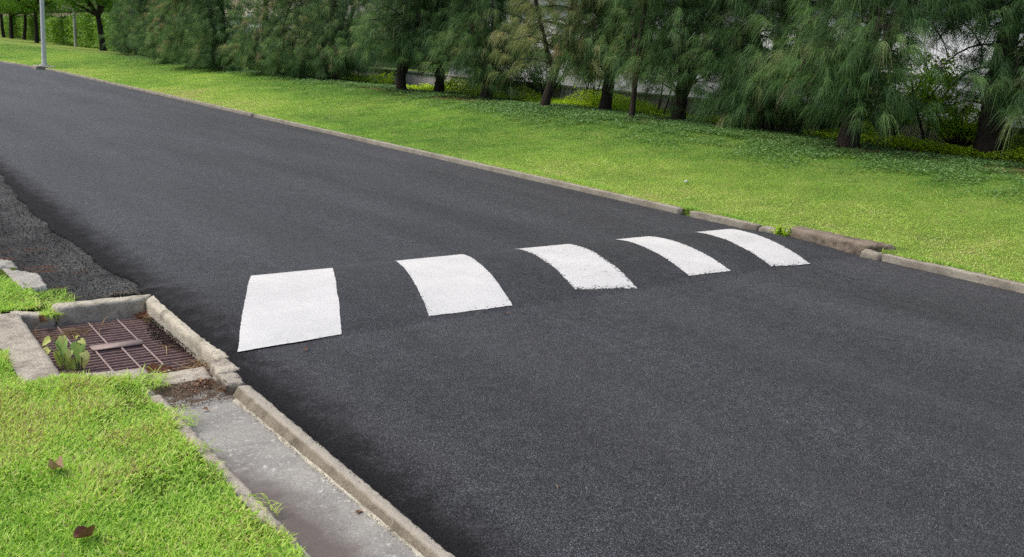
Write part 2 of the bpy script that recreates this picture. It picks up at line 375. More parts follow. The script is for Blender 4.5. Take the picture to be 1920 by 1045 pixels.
# ------------------------------------------------------------------ rough concrete blocks
def rough_prism(name, corners, z0, z1, mat, parent=None, res=.03, amp=.004, bev=.006, seed=0., ztop=None, jag=0., batter=0.):
    """corners: 4 xy in order (u,v)=(0,0),(1,0),(1,1),(0,1)"""
    c = [Vector((p[0], p[1], 0)) for p in corners]
    lu = max((c[1] - c[0]).length, (c[2] - c[3]).length); lv = max((c[3] - c[0]).length, (c[2] - c[1]).length); lw = abs(z1 - z0)
    n = [max(2, min(900, int(round(L / res)))) for L in (lu, lv, lw)]
    idx = {}; V = []; F = []
    def vid(i, j, k):
        key = (i, j, k)
        if key in idx: return idx[key]
        u, v, w = i / n[0], j / n[1], k / n[2]
        ex = [i in (0, n[0]), j in (0, n[1]), k in (0, n[2])]
        if sum(ex) >= 2:
            b = bev * (1.0 if sum(ex) == 2 else 1.3) * .6
            bb = b * (1 + 1.2 * noise.noise(Vector((u * lu * 25 + seed, v * lv * 25, w * 9))))
            if ex[0]: u += (bb / lu) * (1 if i == 0 else -1)
            if ex[1]: v += (bb / lv) * (1 if j == 0 else -1)
            if ex[2]: w += (bb / lw) * (1 if k == 0 else -1)
        p = (c[0] * (1 - u) + c[1] * u) * (1 - v) + (c[3] * (1 - u) + c[2] * u) * v
        zt_ = z1 if ztop is None else ((ztop[0] * (1 - u) + ztop[1] * u) * (1 - v) + (ztop[3] * (1 - u) + ztop[2] * u) * v)
        p = Vector((p.x - batter * (1 - w) * (1 - u), p.y, z0 + (zt_ - z0) * w))
        q = p * 22 + Vector((seed, 0, seed)); q2 = p * 70 + Vector((0, seed, 0))
        d = noise.noise_vector(q) * amp + noise.noise_vector(q2) * amp * .5
        if jag: d += noise.cell_vector(p * 14 + Vector((seed, seed, 0))) * jag - Vector((jag / 2,) * 3)
        p += d
        idx[key] = len(V); V.append(p[:]); return idx[key]
    for i in range(n[0]):
        for j in range(n[1]):
            F.append((vid(i, j, 0), vid(i, j + 1, 0), vid(i + 1, j + 1, 0), vid(i + 1, j, 0)))
            F.append((vid(i, j, n[2]), vid(i + 1, j, n[2]), vid(i + 1, j + 1, n[2]), vid(i, j + 1, n[2])))
    for i in range(n[0]):
        for k in range(n[2]):
            F.append((vid(i, 0, k), vid(i + 1, 0, k), vid(i + 1, 0, k + 1), vid(i, 0, k + 1)))
            F.append((vid(i, n[1], k), vid(i, n[1], k + 1), vid(i + 1, n[1], k + 1), vid(i + 1, n[1], k)))
    for j in range(n[1]):
        for k in range(n[2]):
            F.append((vid(0, j, k), vid(0, j, k + 1), vid(0, j + 1, k + 1), vid(0, j + 1, k)))
            F.append((vid(n[0], j, k), vid(n[0], j + 1, k), vid(n[0], j + 1, k + 1), vid(n[0], j, k + 1)))
    me = mesh_np(name, V, np.array(F), mat, smooth=True)
    return link(name, me, parent)
def quad(x0, x1, y0, y1): return [(x0, y0), (x1, y0), (x1, y1), (x0, y1)]

# left kerb, broken chunks, gutter, edging
o = rough_prism('kerb', [(1.492, -.5), (1.514, -.5), (1.515, 3.80), (1.468, 3.83)], -.12, .002, M_CONC, res=.013, amp=.0045, bev=.003, seed=2, batter=.08)
tag(o, 'long rough brown concrete kerb between the narrow gutter and the new asphalt', 'kerb')
o = rough_prism('kerb_fragment', [(1.425, 3.845), (1.52, 3.83), (1.53, 3.985), (1.425, 4.03)], -.12, .004, M_CONC, res=.014, amp=.008, bev=.02, seed=5, ztop=(.0, -.004, .004, .006), jag=.012)
tag(o, 'cracked rounded kerb lump at the end of the long gutter kerb', 'kerb fragment')
o = rough_prism('kerb_fragment', [(1.445, 4.045), (1.56, 4.02), (1.565, 4.215), (1.475, 4.245)], -.12, .006, M_APRON, res=.014, amp=.005, bev=.01, seed=8, ztop=(-.004, .006, .004, -.002), jag=.007)
tag(o, 'pale jagged kerb piece broken off at the corner of the drain', 'kerb fragment')
def zgut(X, Y): return -.058 + .022 * np.clip((3.8 - Y) / 1.8, 0, 1.5) + .006 * np.abs((X - 1.28) / .16) ** 2 + (np_noise(X, Y, 9, 21) - .5) * .006
tag(link('gutter', grid_mesh('gutter', np.linspace(1.10, 1.50, 26), np.linspace(-.5, 4.12, 200), zgut, M_GUT)), kind='structure')
o = rough_prism('gutter_edging', [(1.045, -.5), (1.14, -.5), (1.135, 3.93), (1.05, 3.93)], -.11, -.014, M_APRON, res=.018, amp=.003, bev=.008, seed=11)
tag(o, 'thin pale concrete edging strip between the near lawn and the gutter', 'edging')
# mortar crumbs along the foot of the kerb: thin irregular fillet
V = []; F = []
yy = np.arange(-.4, 3.8, .02)
for j, y in enumerate(yy):
    w = .012 + .02 * max(0, vnoise(1, y, 3)) + .008 * abs(vnoise(2, y, 30)); hgt = .006 + .014 * max(0, vnoise(5, y, 5)) + .004 * vnoise(7, y, 40)
    kx = 1.438 + .0095 * (3.8 - y); gz = -.052 + .0122 * (3.8 - y)
    V += [(kx, y, gz + hgt), (kx - w * .5, y, gz + hgt * .7), (kx - w, y, gz - .006)]
for j in range(len(yy) - 1):
    b = j * 3
    F += [(b, b + 1, b + 4, b + 3), (b + 1, b + 2, b + 5, b + 4)]
o = link('mortar_fillet', mesh_np('mortar_fillet', V, np.array(F), M_CONC2, smooth=False)); tag(o, kind='structure')

# ------------------------------------------------------------------ drain
dr = empty('drain_box', (1.15, 4.9, 0)); tag(dr, 'square concrete storm drain chamber sunk beside the speed hump', 'drain')
def DP(name, cs, z0, z1, mat, **kw):
    oo = rough_prism(name, [(x - 1.15, y - 4.9) for x, y in cs], z0, z1, mat, dr, **kw); return oo
DP('back_wall', [(1.00, 5.475), (1.50, 5.475), (1.585, 5.565), (.985, 5.585)], -.34, .012, M_CONC2, res=.02, amp=.004, bev=.012, seed=1)['label'] = 'mossy raised rear wall of the drain'
DP('side_wall', [(1.515, 4.235), (1.585, 4.215), (1.588, 5.56), (1.502, 5.47)], -.34, .006, M_CONC2, res=.02, amp=.003, bev=.014, seed=3, ztop=(-.002, .004, .010, .008))
DP('notched_wall', [(.80, 5.47), (.995, 5.475), (.98, 5.565), (.76, 5.565)], -.34, -.012, M_CONC2, res=.02, amp=.006, bev=.012, seed=4, ztop=(.0, -.045, -.035, .0))['label'] = 'low broken notch in the drain rear wall'
DP('apron_slab', [(.50, 4.25), (.80, 4.28), (.80, 5.49), (.50, 5.57)], -.34, .0, M_APRON, res=.024, amp=.003, bev=.006, seed=6, ztop=(-.004, -.002, .004, .0))
DP('front_sill', [(.805, 4.235), (1.165, 4.155), (1.185, 4.335), (.805, 4.41)], -.34, -.02, M_APRON, res=.02, amp=.004, bev=.01, seed=7)
DP('low_sill', [(1.172, 4.085), (1.435, 4.075), (1.47, 4.30), (1.19, 4.31)], -.34, -.05, M_APRON, res=.02, amp=.004, bev=.01, seed=9, ztop=(-.040, -.036, -.052, -.056))['label'] = 'cracked sunken slab of the drain sill beside the kerb'
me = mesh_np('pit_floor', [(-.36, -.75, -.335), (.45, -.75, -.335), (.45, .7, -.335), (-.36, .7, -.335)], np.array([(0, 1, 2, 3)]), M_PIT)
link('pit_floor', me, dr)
# grate
def box_into(V, F, x0, x1, y0, y1, z0, z1, jit=0.):
    b = len(V)
    for z in (z0, z1):
        for (x, y) in ((x0, y0), (x1, y0), (x1, y1), (x0, y1)):
            V.append((x, y, z))
    F += [(b, b + 3, b + 2, b + 1), (b + 4, b + 5, b + 6, b + 7), (b, b + 1, b + 5, b + 4), (b + 1, b + 2, b + 6, b + 5), (b + 2, b + 3, b + 7, b + 6), (b + 3, b, b + 4, b + 7)]
gr = empty('drain_grate', (1.18, 4.94, -.1)); tag(gr, 'rusty brown steel bar grate lying in the square drain chamber', 'grate')
GX0, GX1, GY0, GY1 = -.36, .335, -.64, .52
V = []; F = []
nb = 26
for k in range(nb):
    y = GY0 + (GY1 - GY0) * (k + .5) / nb
    s0 = random.uniform(-.003, .003)
    b = len(V)
    segs = 8
    for s in range(segs + 1):
        x = GX0 + (GX1 - GX0) * s / segs; yy_ = y + s0 + .0025 * vnoise(x, y, 6, k); zz = .0015 * vnoise(x, y, 5, k + 9)
        V += [(x, yy_ - .0048, -.026), (x, yy_ + .0048, -.026), (x, yy_ + .0055, .0 + zz), (x, yy_ - .0055, .0 + zz)]
    for s in range(segs):
        q = b + s * 4
        for m_ in range(4):
            n_ = (m_ + 1) % 4; F.append((q + m_, q + n_, q + 4 + n_, q + 4 + m_))
    F += [(b, b + 3, b + 2, b + 1), (b + segs * 4, b + segs * 4 + 1, b + segs * 4 + 2, b + segs * 4 + 3)]
link('grate_bars', mesh_np('grate_bars', V, np.array(F), M_RUST), gr)
PLY = .0
for (x, y0, y1) in ((-.19, PLY + .02, GY1), (-.02, PLY + .02, GY1), (.145, GY0, GY1), (-.105, GY0, PLY - .02), (.03, GY0, PLY - .02)):
    V = []; F = []; ns = 24
    for s in range(ns + 1):
        y = y0 + (y1 - y0) * s / ns; w = .0058 + .0012 * vnoise(x, y, 40)
        V += [(x - w, y, .0005), (x + w, y, .0005), (x + w * .7, y, .006), (x - w * .7, y, .006)]
    for s in range(ns):
        q = s * 4
        for m_ in range(4):
            n_ = (m_ + 1) % 4; F.append((q + m_, q + n_, q + 4 + n_, q + 4 + m_))
    F += [(0, 3, 2, 1), (ns * 4, ns * 4 + 1, ns * 4 + 2, ns * 4 + 3)]
    link('cross_rod', mesh_np('cross_rod', V, np.array(F), M_RUSTL), gr)
V = []; F = []; box_into(V, F, -.12, .155, PLY - .042, PLY + .042, .0068, .0115)
link('centre_plate', mesh_np('centre_plate', V, np.array(F), M_RUSTL), gr)
for (a0, a1) in ((GX0 - .012, GX0 - .001), (GX1 + .001, GX1 + .012)):
    V = []; F = []; box_into(V, F, a0, a1, GY0, GY1, -.03, .003); link('side_rail', mesh_np('side_rail', V, np.array(F), M_RUSTL), gr)

# broken slabs at far left of the driveway mouth
o = rough_prism('concrete_slab', [(.90, 6.0), (1.055, 5.98), (1.06, 6.36), (.88, 6.62)], -.06, .008, M_PALE, res=.02, amp=.009, bev=.014, seed=21, jag=.014)
tag(o, 'weathered pale slab fragment between the grass patch and the old asphalt', 'slab')
o = rough_prism('concrete_slab', [(.70, 6.72), (.99, 6.60), (.97, 6.86), (.72, 7.0)], -.06, .010, M_PALE, res=.02, amp=.009, bev=.014, seed=24, jag=.014)
tag(o, 'smaller pale slab fragment at the very edge of the picture above the other slab', 'slab')

# ------------------------------------------------------------------ speed hump
hump = empty('speed_hump', (4.8, 5.06, 0)); tag(hump, 'asphalt speed hump across the road with five white painted bars', 'speed hump')
HY0, HY1 = 4.30, 5.80
def hz(x, y):
    v = (y - HY0) / (HY1 - HY0) * 2 - 1
    p = max(0., 1 - v * v) ** .9
    e = min(1, max(0, (x - 1.53) / .35)) * min(1, max(0, (8.0 - x) / .4))
    e = e * e * (3 - 2 * e)
    return .080 * p * (.35 + .65 * e) + .003 * vnoise(x, y, 3) * p
V = []; xs = np.linspace(1.54, 7.99, 130); ys = np.linspace(HY0 - .03, HY1 + .03, 44)
for y in ys:
    for x in xs:
        w = .018 * vnoise(x, y, 2.3) + .010 * vnoise(x, y, 9)
        z = hz(x, y)
        out = (y < HY0 or y > HY1 or x < 1.55 or x > 7.98)
        V.append((x - 4.8, y + w - 5.06, (z + .0035 if not out else -.006)))
ny, nx = len(ys), len(xs); i = np.arange((ny - 1) * (nx - 1)); r = i // (nx - 1); c = i % (nx - 1); a = r * nx + c
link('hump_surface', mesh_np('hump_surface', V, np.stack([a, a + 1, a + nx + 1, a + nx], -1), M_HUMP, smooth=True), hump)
# bars: corners near-left, near-right, far-right, far-left (the paint runs askew)
bars = [[(1.635, 4.27), (2.27, 4.30), (2.90, 5.67), (2.275, 5.68)],
        [(2.91, 4.35), (3.57, 4.33), (4.16, 5.77), (3.49, 5.75)],
        [(4.23, 4.42), (4.78, 4.31), (5.36, 5.75), (4.75, 5.78)],
        [(5.46, 4.38), (5.99, 4.36), (6.42, 5.72), (5.96, 5.74)],
        [(6.54, 4.34), (7.06, 4.27), (7.64, 5.64), (7.07, 5.67)]]
# the hump's own height lifts the rear corners towards the eye: bars were fitted on the flat road plane
wear = [0, .1, .45, .3, .35]
LB = ['nearest painted bar, the widest looking, by the drain', 'second painted bar from the drain', 'middle painted bar, speckled with chips', 'fourth painted bar from the drain', 'farthest painted bar, beside the verge kerb']
for b, cs in enumerate(bars):
    c = [Vector((p[0], p[1], 0)) for p in cs]; nu, nv = 46, 90; V = []; T = []
    for j in range(nv + 1):
        for i in range(nu + 1):
            u, v = i / nu, j / nv
            p = (c[0] * (1 - u) + c[1] * u) * (1 - v) + (c[3] * (1 - u) + c[2] * u) * v
            k = 1.0 if (i in (0, nu) or j in (0, nv)) else 0.
            rag = [.0025, .003, .003, .0055, .004][b]
            if k or i in (1, nu - 1) or j in (1, nv - 1):
                d = noise.noise_vector(p * 40 + Vector((b * 9, 0, 0))) * rag + noise.noise_vector(p * 120) * rag * .8 + noise.noise_vector(p * 5 + Vector((0, b, 0))) * .006
                p = p + Vector((d.x, d.y, 0))
            dist = min(u * 2, (1 - u) * 2, v * 2.6, (1 - v) * 2.6)
            rim = max(0., 1 - dist / .16)
            V.append((p.x - 4.8, p.y - 5.06, max(.0035, hz(p.x, p.y) + .0035) + .0035))
            T.append(wear[b] * .55 + rim * (.35 + .3 * wear[b]))
    nx = nu + 1; i = np.arange(nv * nu); r = i // nu; cc = i % nu; a = r * nx + cc
    me = mesh_np('painted_bar', V, np.stack([a, a + 1, a + nx + 1, a + nx], -1), M_PAINT, T, smooth=True)
    pb = link('painted_bar', me, hump); pb['label'] = LB[b]

# ------------------------------------------------------------------ right kerb
def kerb_run(name, y0, y1, mat, h=.07, seed=0, res=.03, step=None, x0=8.0, x1=8.1, amp=.005):
    n = max(2, int((y1 - y0) / res)); V = []; F = []
    prof = [(0, -.06), (.0, .0), (.001, .5), (.004, .86), (.018, 1.0), (.5, 1.03), (.93, 1.0), (1.0, .8), (1.0, -.06)]
    for j in range(n + 1):
        y = y0 + (y1 - y0) * j / n; xo = float(kerb_x(y))
        endc = .012 if j in (0, n) else 0
        for (u, w) in prof:
            x = x0 + (x1 - x0) * u; z = w * h * (1 - endc * 5)
            d = noise.noise_vector(Vector((x * 20, y * 14, z * 30 + seed))) * amp + noise.noise_vector(Vector((x * 5, y * 2.2, seed))) * amp
            V.append((x + d.x + xo, y + (0 if 0 < j < n else d.y * 2), z + d.z))
    m = len(prof)
    for j in range(n):
        for k in range(m - 1):
            F.append((j * m + k, (j + 1) * m + k, (j + 1) * m + k + 1, j * m + k + 1))
    b = len(V); me_f = [np.array(F)]
    me_f.append(np.array([list(range(m)), list(range(n * m + m - 1, n * m - 1, -1))]))
    return link(name, mesh_np(name, V, me_f, mat, smooth=True))
G = 'kerb lengths along the far verge'
o = kerb_run('kerb', 19.9, 42.5, M_RKERB, seed=1, res=.12); tag(o, 'pale kerb length ending at the foot of the lamp post', 'kerb', G)
o = kerb_run('kerb', 43.6, 120, M_RKERB, seed=2, res=.5); tag(o, 'far low kerb length running on beyond the lamp post', 'kerb', G)
o = kerb_run('kerb', 6.68, 19.75, M_RKERB, seed=3, res=.05); tag(o, 'long grey kerb length in the middle of the verge beside the lawn', 'kerb', G)
o = kerb_run('kerb', 5.55, 6.50, M_RKERB, seed=4, res=.03, amp=.009); tag(o, 'short chipped kerb length just before the farthest painted bar', 'kerb', G)
o = kerb_run('kerb', -8, 4.07, M_RKERB, seed=5, res=.04, x0=7.97, x1=8.06, amp=.007); tag(o, 'near mottled kerb length running out of the right edge of the picture', 'kerb', G)
o = rough_prism('kerb_end', [(7.95, 4.08), (8.05, 4.08), (8.09, 4.31), (7.93, 4.29)], -.06, .068, M_RKERB, res=.025, amp=.007, bev=.02, seed=31, jag=.01)
tag(o, 'small broken kerb stub between the weathered block and the near kerb', 'kerb')
o = rough_prism('kerb_end', [(8.06, 5.18), (8.22, 5.20), (8.09, 5.52), (7.98, 5.53)], -.06, .068, M_RKERB, res=.025, amp=.007, bev=.02, seed=33, jag=.01)
tag(o, 'angled pale kerb stub beside the little green weed', 'kerb')
o = rough_prism('inlet_block', [(8.06, 4.30), (8.29, 4.10), (8.27, 5.24), (8.08, 5.20)], -.06, .135, M_INLET, res=.03, amp=.010, bev=.02, seed=35, ztop=(.115, .12, .12, .11), jag=.01)
tag(o, 'weathered brown concrete drain inlet block set into the verge kerb', 'inlet block')

# ------------------------------------------------------------------ vegetation builders
def unit(v): return v / np.maximum(1e-9, np.linalg.norm(v, axis=-1, keepdims=True))
def strands(P, D, L, W, G, T, seg=3, taper=(1., .9, .6, .12), wdir=None):
    n = len(P); ts = np.linspace(0, 1, seg + 1)
    if wdir is None:
        wdir = unit(np.cross(D, unit(rng.normal(size=(n, 3)))))
    V = np.empty((n, seg + 1, 2, 3), dtype=np.float32)
    tp = np.interp(ts, np.linspace(0, 1, len(taper)), taper)
    for k, t in enumerate(ts):
        c = P + D * (L * t)[:, None]; c[:, 2] -= G * L * t * t
        V[:, k, 0] = c - wdir * (W * tp[k] / 2)[:, None]; V[:, k, 1] = c + wdir * (W * tp[k] / 2)[:, None]
    base = (np.arange(n) * (seg + 1) * 2)[:, None]
    Fs = []
    for k in range(seg):
        Fs.append(np.concatenate([base + 2 * k, base + 2 * k + 1, base + 2 * k + 3, base + 2 * k + 2], 1))
    return V.reshape(-1, 3), np.concatenate(Fs), np.repeat(T, (seg + 1) * 2)
def leaves(P, D, Nn, L, W, T, bend=.15):
    """6 vert pointed leaf folded along the midrib: two quads"""
    n = len(P); D = unit(D); S = unit(np.cross(D, Nn)); Nn = np.cross(S, D)
    V = np.empty((n, 6, 3), dtype=np.float32)
    L = L[:, None]; W = W[:, None]
    V[:, 0] = P; V[:, 1] = P + D * L * .45 + S * W * .5 + Nn * W * .18; V[:, 2] = P + D * L * .5
    V[:, 3] = P + D * L * .45 - S * W * .5 + Nn * W * .18; V[:, 4] = P + D * L * 1. - Nn * L * bend; V[:, 5] = P + D * L * .75 + S * W * .0 - Nn * L * bend * .4
    b = np.arange(n)[:, None] * 6
    F = np.concatenate([np.concatenate([b, b + 1, b + 5, b + 2], 1), np.concatenate([b, b + 2, b + 5, b + 3], 1)])
    F3 = np.concatenate([np.concatenate([b + 1, b + 4, b + 5], 1), np.concatenate([b + 5, b + 4, b + 3], 1)])
    return V.reshape(-1, 3), [F, F3], np.repeat(T, 6)
def tube(V, F, pts, radii, sides=7):
    b0 = len(V); pts = [Vector(p) for p in pts]
    for i, p in enumerate(pts):
        d = (pts[min(i + 1, len(pts) - 1)] - pts[max(i - 1, 0)]).normalized()
        a = d.orthogonal().normalized() if i == 0 else (a - d * a.dot(d)).normalized()
        b = d.cross(a)
        for s in range(sides):
            t = 2 * math.pi * s / sides
            V.append((p + (a * math.cos(t) + b * math.sin(t)) * radii[i])[:])
    for i in range(len(pts) - 1):
        for s in range(sides):
            q = b0 + i * sides; n_ = (s + 1) % sides
            F.append((q + s, q + n_, q + sides + n_, q + sides + s))
    F.append(tuple([b0 + (len(pts) - 1) * sides + s for s in range(4)]))
def casuarina(seed, H=6.8, R=1.55, nb=84, low=.45, spr=19, nd=44, mat=None, trunk_r=.14, skirt=0, width=.0046, floor=.44, lean=0., avoid=None):
    rs = np.random.default_rng(seed); rr = random.Random(seed)
    V = []; F = []
    # trunk, slightly crooked, with a flared foot and one or two secondary leaders
    def leader(p0, d0, h, r0, n=12, w=.06):
        pts = [Vector(p0)]; d = Vector(d0).normalized()
        for i in range(n):
            d = (d + Vector((rr.uniform(-w, w), rr.uniform(-w, w), .05))).normalized(); pts.append(pts[-1] + d * h / n)
        rad = [r0 * (1 - .88 * (i / n)) for i in range(n + 1)]; return pts, rad
    pts, rad = leader((0, 0, -.12), (lean + rr.uniform(-.08, .08), rr.uniform(-.08, .08), 1), H, trunk_r, 14)
    rad[0] *= 1.35; rad[1] *= 1.0
    pts.insert(1, pts[0] + Vector((0, 0, .14))); rad.insert(1, trunk_r * 1.15)
    tube(V, F, pts, rad, 10)
    leaders = [(pts, rad)]
    for q in range(rr.choice([1, 1, 2])):
        i0 = rr.randint(2, 3); a = rr.uniform(0, 6.28)
        lp, lr = leader(pts[i0], (math.cos(a) * .5, math.sin(a) * .5, 1), H * rr.uniform(.5, .75), trunk_r * .55, 9)
        tube(V, F, lp, lr, 7); leaders.append((lp, lr))
    # surface roots
    for q in range(5):
        a = rr.uniform(0, 6.28); ca, sa = math.cos(a), math.sin(a)
        tube(V, F, [(0, 0, .08), (ca * .16, sa * .16, .03), (ca * .34, sa * .34, -.02)], [trunk_r * .6, trunk_r * .4, .02], 6)
    sp_p = []; sp_d = []; sp_t = []
    for k in range(nb + skirt):
        f = (k + rr.random()) / nb
        zb = low + (H - .5 - low) * min(f, 1) ** 1.05
        if k >= nb: f = rr.uniform(0, .1); zb = rr.uniform(.18, low + .35)
        lp, lr = leaders[0] if rr.random() < .62 else rr.choice(leaders)
        j = 0
        while j < len(lp) - 2 and lp[j + 1].z < zb: j += 1
        t = (zb - lp[j].z) / max(.01, lp[j + 1].z - lp[j].z); t = min(1, max(0, t)); p = lp[j].lerp(lp[j + 1], t)
        a = k * 2.39996 + rr.uniform(-.4, .4); el = rr.uniform(.15, .75)
        Lb = R * (1.05 - .6 * f) * rr.uniform(.55, 1.12) * (.72 if k >= nb else 1)
        if avoid and zb < avoid[2] and abs((a - avoid[0] + math.pi) % (2 * math.pi) - math.pi) < avoid[1]: continue
        d = Vector((math.cos(a) * math.cos(el), math.sin(a) * math.cos(el), math.sin(el)))
        bp = [p.copy()]; nseg = 6
        for s in range(nseg):
            d = (d + Vector((rr.uniform(-.12, .12), rr.uniform(-.12, .12), -.13 - .05 * s + (.12 if f < .12 else 0)))).normalized()
            bp.append(bp[-1] + d * Lb / nseg * 1.1)
            if bp[-1].z < floor + .1: bp[-1].z = floor + .1
        tube(V, F, bp, [.022 * (1 - .8 * s / nseg) + .003 for s in range(nseg + 1)], 4)
        tb = rr.gauss(0, .10)
        for s in range(spr):
            u = .25 + .75 * (s + rr.random()) / spr; q = u * nseg; i = min(nseg - 1, int(q)); pp = bp[i].lerp(bp[i + 1], q - i)
            off = Vector((rr.gauss(0, 1), rr.gauss(0, 1), rr.gauss(0, .5))) * (.10 + .16 * u) * min(1, R)
            e = pp + off; e.z = max(e.z, floor + rr.uniform(0, .15))
            if off.length > .12 and rr.random() < .5: tube(V, F, [pp, pp.lerp(e, .6) + Vector((0, 0, .03)), e], [.007, .004, .002], 3)
            dd = (off.normalized() * .55 + d * .25 + Vector((math.cos(a), math.sin(a), 0)) * .22 + Vector((0, 0, .55))).normalized()
            sp_p.append(e[:]); sp_d.append(dd[:]); sp_t.append(min(.93, max(.02, .42 + tb + rr.gauss(0, .2) + (.35 if rr.random() < .05 else 0))))
    sp_p = np.array(sp_p); sp_d = np.array(sp_d); sp_t = np.array(sp_t); ns = len(sp_p)
    P = np.repeat(sp_p, nd, 0); D = np.repeat(sp_d, nd, 0); T = np.repeat(sp_t, nd); n = len(P)
    along = rs.random(n)[:, None] * .22
    P = P + D * along - np.array([0, 0, 1.]) * along * along * 1.2 + rs.normal(size=(n, 3)) * .018
    Dn = unit(D * 1.0 + rs.normal(size=(n, 3)) * .42)
    L = rs.uniform(.10, .27, n) * np.repeat(rs.uniform(.7, 1.35, ns), nd)
    Gv = rs.uniform(.7, 1.7, n)
    T = np.clip(T + rs.normal(size=n) * .07, 0, 1)
    wd = unit(np.cross(Dn - np.array([0, 0, .8]), unit(rs.normal(size=(n, 3)))))
    v, f, t = strands(P, Dn, L, np.full(n, width), Gv, T, 3, (1, 1, .8, .2), wd)
    low_ = v[:, 2] < .05; v[low_, 2] = .05 + (v[low_, 2]) * .1
    tm = bpy.data.meshes.new('trunk')
    q4 = np.array([x for x in F if len(x) == 4])
    tm = mesh_np('casuarina_trunk', np.array(V), q4, M_BARK, smooth=True)
    cm = mesh_np('casuarina_crown', v, f, mat or M_NEEDLE, t)
    return tm, cm
variants = [casuarina(11, low=.8, nb=112, skirt=8), casuarina(12, H=7.2, R=1.5, nb=118, low=.5, skirt=22, floor=.24), casuarina(13, H=6.4, R=1.45, nb=108, trunk_r=.14, low=.75, skirt=5),
            casuarina(14, H=7.0, R=1.5, nb=118, low=.65, trunk_r=.16, skirt=14, floor=.38)]
skirted = [casuarina(21, R=1.3, low=.35, nb=100, skirt=30, floor=.16), casuarina(22, H=7.0, R=1.38, nb=104, low=.4, skirt=20, floor=.2)]
olive = casuarina(15, H=6.5, R=1.25, nb=66, low=.9, spr=11, nd=40, mat=M_OLIVE, trunk_r=.11)
thin = casuarina(16, H=6.6, R=1.0, nb=44, low=2.0, spr=9, nd=44, trunk_r=.06, lean=.03)
bigt = casuarina(17, H=7.4, R=1.8, nb=130, low=.7, spr=14, trunk_r=.20, skirt=8, avoid=(2.08, 1.0, 2.0))
gapt = casuarina(18, H=7.0, R=1.45, nb=116, low=.7, trunk_r=.17, skirt=12, avoid=(-.66 - 1.0, .7, 1.9))
GT = 'casuarina trees planted in a row along the top of the verge'
TREES = [ # x, y, variant, rotz, scale, label
 (14.9, 3.9, bigt, 2.2, 1.0, 'dark casuarina mostly cut off by the right edge of the picture'),
 (14.35, 5.95, bigt, .4, 1.0, 'large dark casuarina on a bare soil mound at the right end of the row'),
 (13.0, 7.55, gapt, 1.0, 1.0, 'broad casuarina left of the bright green shrub with its thick black trunk showing'),
 (14.0, 9.85, variants[1], 2.5, 1.05, 'dense casuarina whose hanging foliage hides its trunk, left of the shrub neighbour'),
 (13.7, 11.75, variants[0], .2, 1.0, 'casuarina with a bare leaning black trunk base in front of the grey wall'),
 (12.7, 12.1, thin, 1.2, 1.0, 'slender young casuarina with a thin straight bare trunk'),
 (13.8, 14.0, variants[2], 3.3, 1.0, 'casuarina with a stout short trunk just behind the slender young one'),
 (12.7, 14.8, olive, .0, 1.0, 'sparse olive yellow casuarina with open see-through crown'),
 (13.6, 18.2, variants[3], 4.0, .98, 'tall casuarina with a forked dark trunk left of the olive yellow one'),
 (13.87, 20.8, variants[0], 5.1, 1.0, 'casuarina with a leaning bare reddish limb in the middle of the row'),
 (12.75, 21.0, variants[2], 1.9, 1.0, 'casuarina with foliage curtain parted around its short trunk at mid row'),
 (13.4, 26.1, skirted[1], .8, 1.0, 'grey green casuarina just left of the mid row trunks'),
 (12.9, 27.7, skirted[0], 2.8, .95, 'casuarina with a dark hollow beneath its skirt, left part of the row'),
 (12.4, 29.6, skirted[1], 5.6, .92, 'pale topped casuarina leaning over the lawn, left part of the row'),
 (12.4, 33.3, skirted[0], .5, 1.0, 'olive tinged casuarina sweeping the ground, fifth from the left end'),
 (12.2, 35.9, skirted[1], 4.4, .95, 'narrow green casuarina, fourth from the left end of the row'),
 (12.5, 39.7, skirted[0], 2.0, .95, 'bushy casuarina over a dark gap, third from the left end'),
 (13.4, 44.5, skirted[1], 3.7, 1.0, 'casuarina standing second from the left end of the row'),
 (13.7, 49.5, skirted[0], 1.3, 1.0, 'last casuarina at the left end of the row beside the clipped hedge'),
]
for (x, y, (tm, cm), rz, s, lab) in TREES:
    z = float(zlawn(x, y))
    rt = empty('casuarina_tree', (x, y, z - .02), rz); rt.scale = (s, s, s)
    tag(rt, lab, 'tree', GT)
    link('trunk', tm, rt); link('crown', cm, rt)

# ------------------------------------------------------------------ grass on the near lawn (left)
def scatter_blades(n, xr, yr, keep, zf, Lr, Wr, mat, name, tilt=1.0, tmean=.5, tsd=.18, seg=3, gr=(.2, .9), tn=.8, seedn=30):
    X = rng.uniform(*xr, n); Y = rng.uniform(*yr, n); k = keep(X, Y); X = X[k]; Y = Y[k]; n = len(X)
    P = np.stack([X, Y, zf(X, Y) - .004], -1)
    A = rng.uniform(0, 2 * np.pi, n); D = unit(np.stack([np.cos(A) * tilt, np.sin(A) * tilt, rng.uniform(.35, 1.5, n)], -1))
    clump = np_noise(X, Y, tn, seedn); cl2 = np_noise(X, Y, 6., seedn + 1)
    T = np.clip(tmean + (clump - .5) * .45 + (cl2 - .5) * .35 + rng.normal(size=n) * tsd, 0, 1)
    L = rng.uniform(*Lr, n) * (.7 + .6 * cl2); W = rng.uniform(*Wr, n)
    S = unit(np.cross(D, np.array([0, 0, 1.])) + rng.normal(size=(n, 3)) * .25)
    return strands(P, D, L, W, rng.uniform(*gr, n), T, seg, (.7, 1, .75, .08), S)
def merge(parts):
    V = []; F = []; T = []; b = 0
    for v, f, t in parts:
        V.append(v); F.append(f + b); T.append(t); b += len(v)
    return np.concatenate(V), np.concatenate(F), np.concatenate(T)
def en(X, Y, s, seed): return np_noise(X, Y, s, seed) - .5
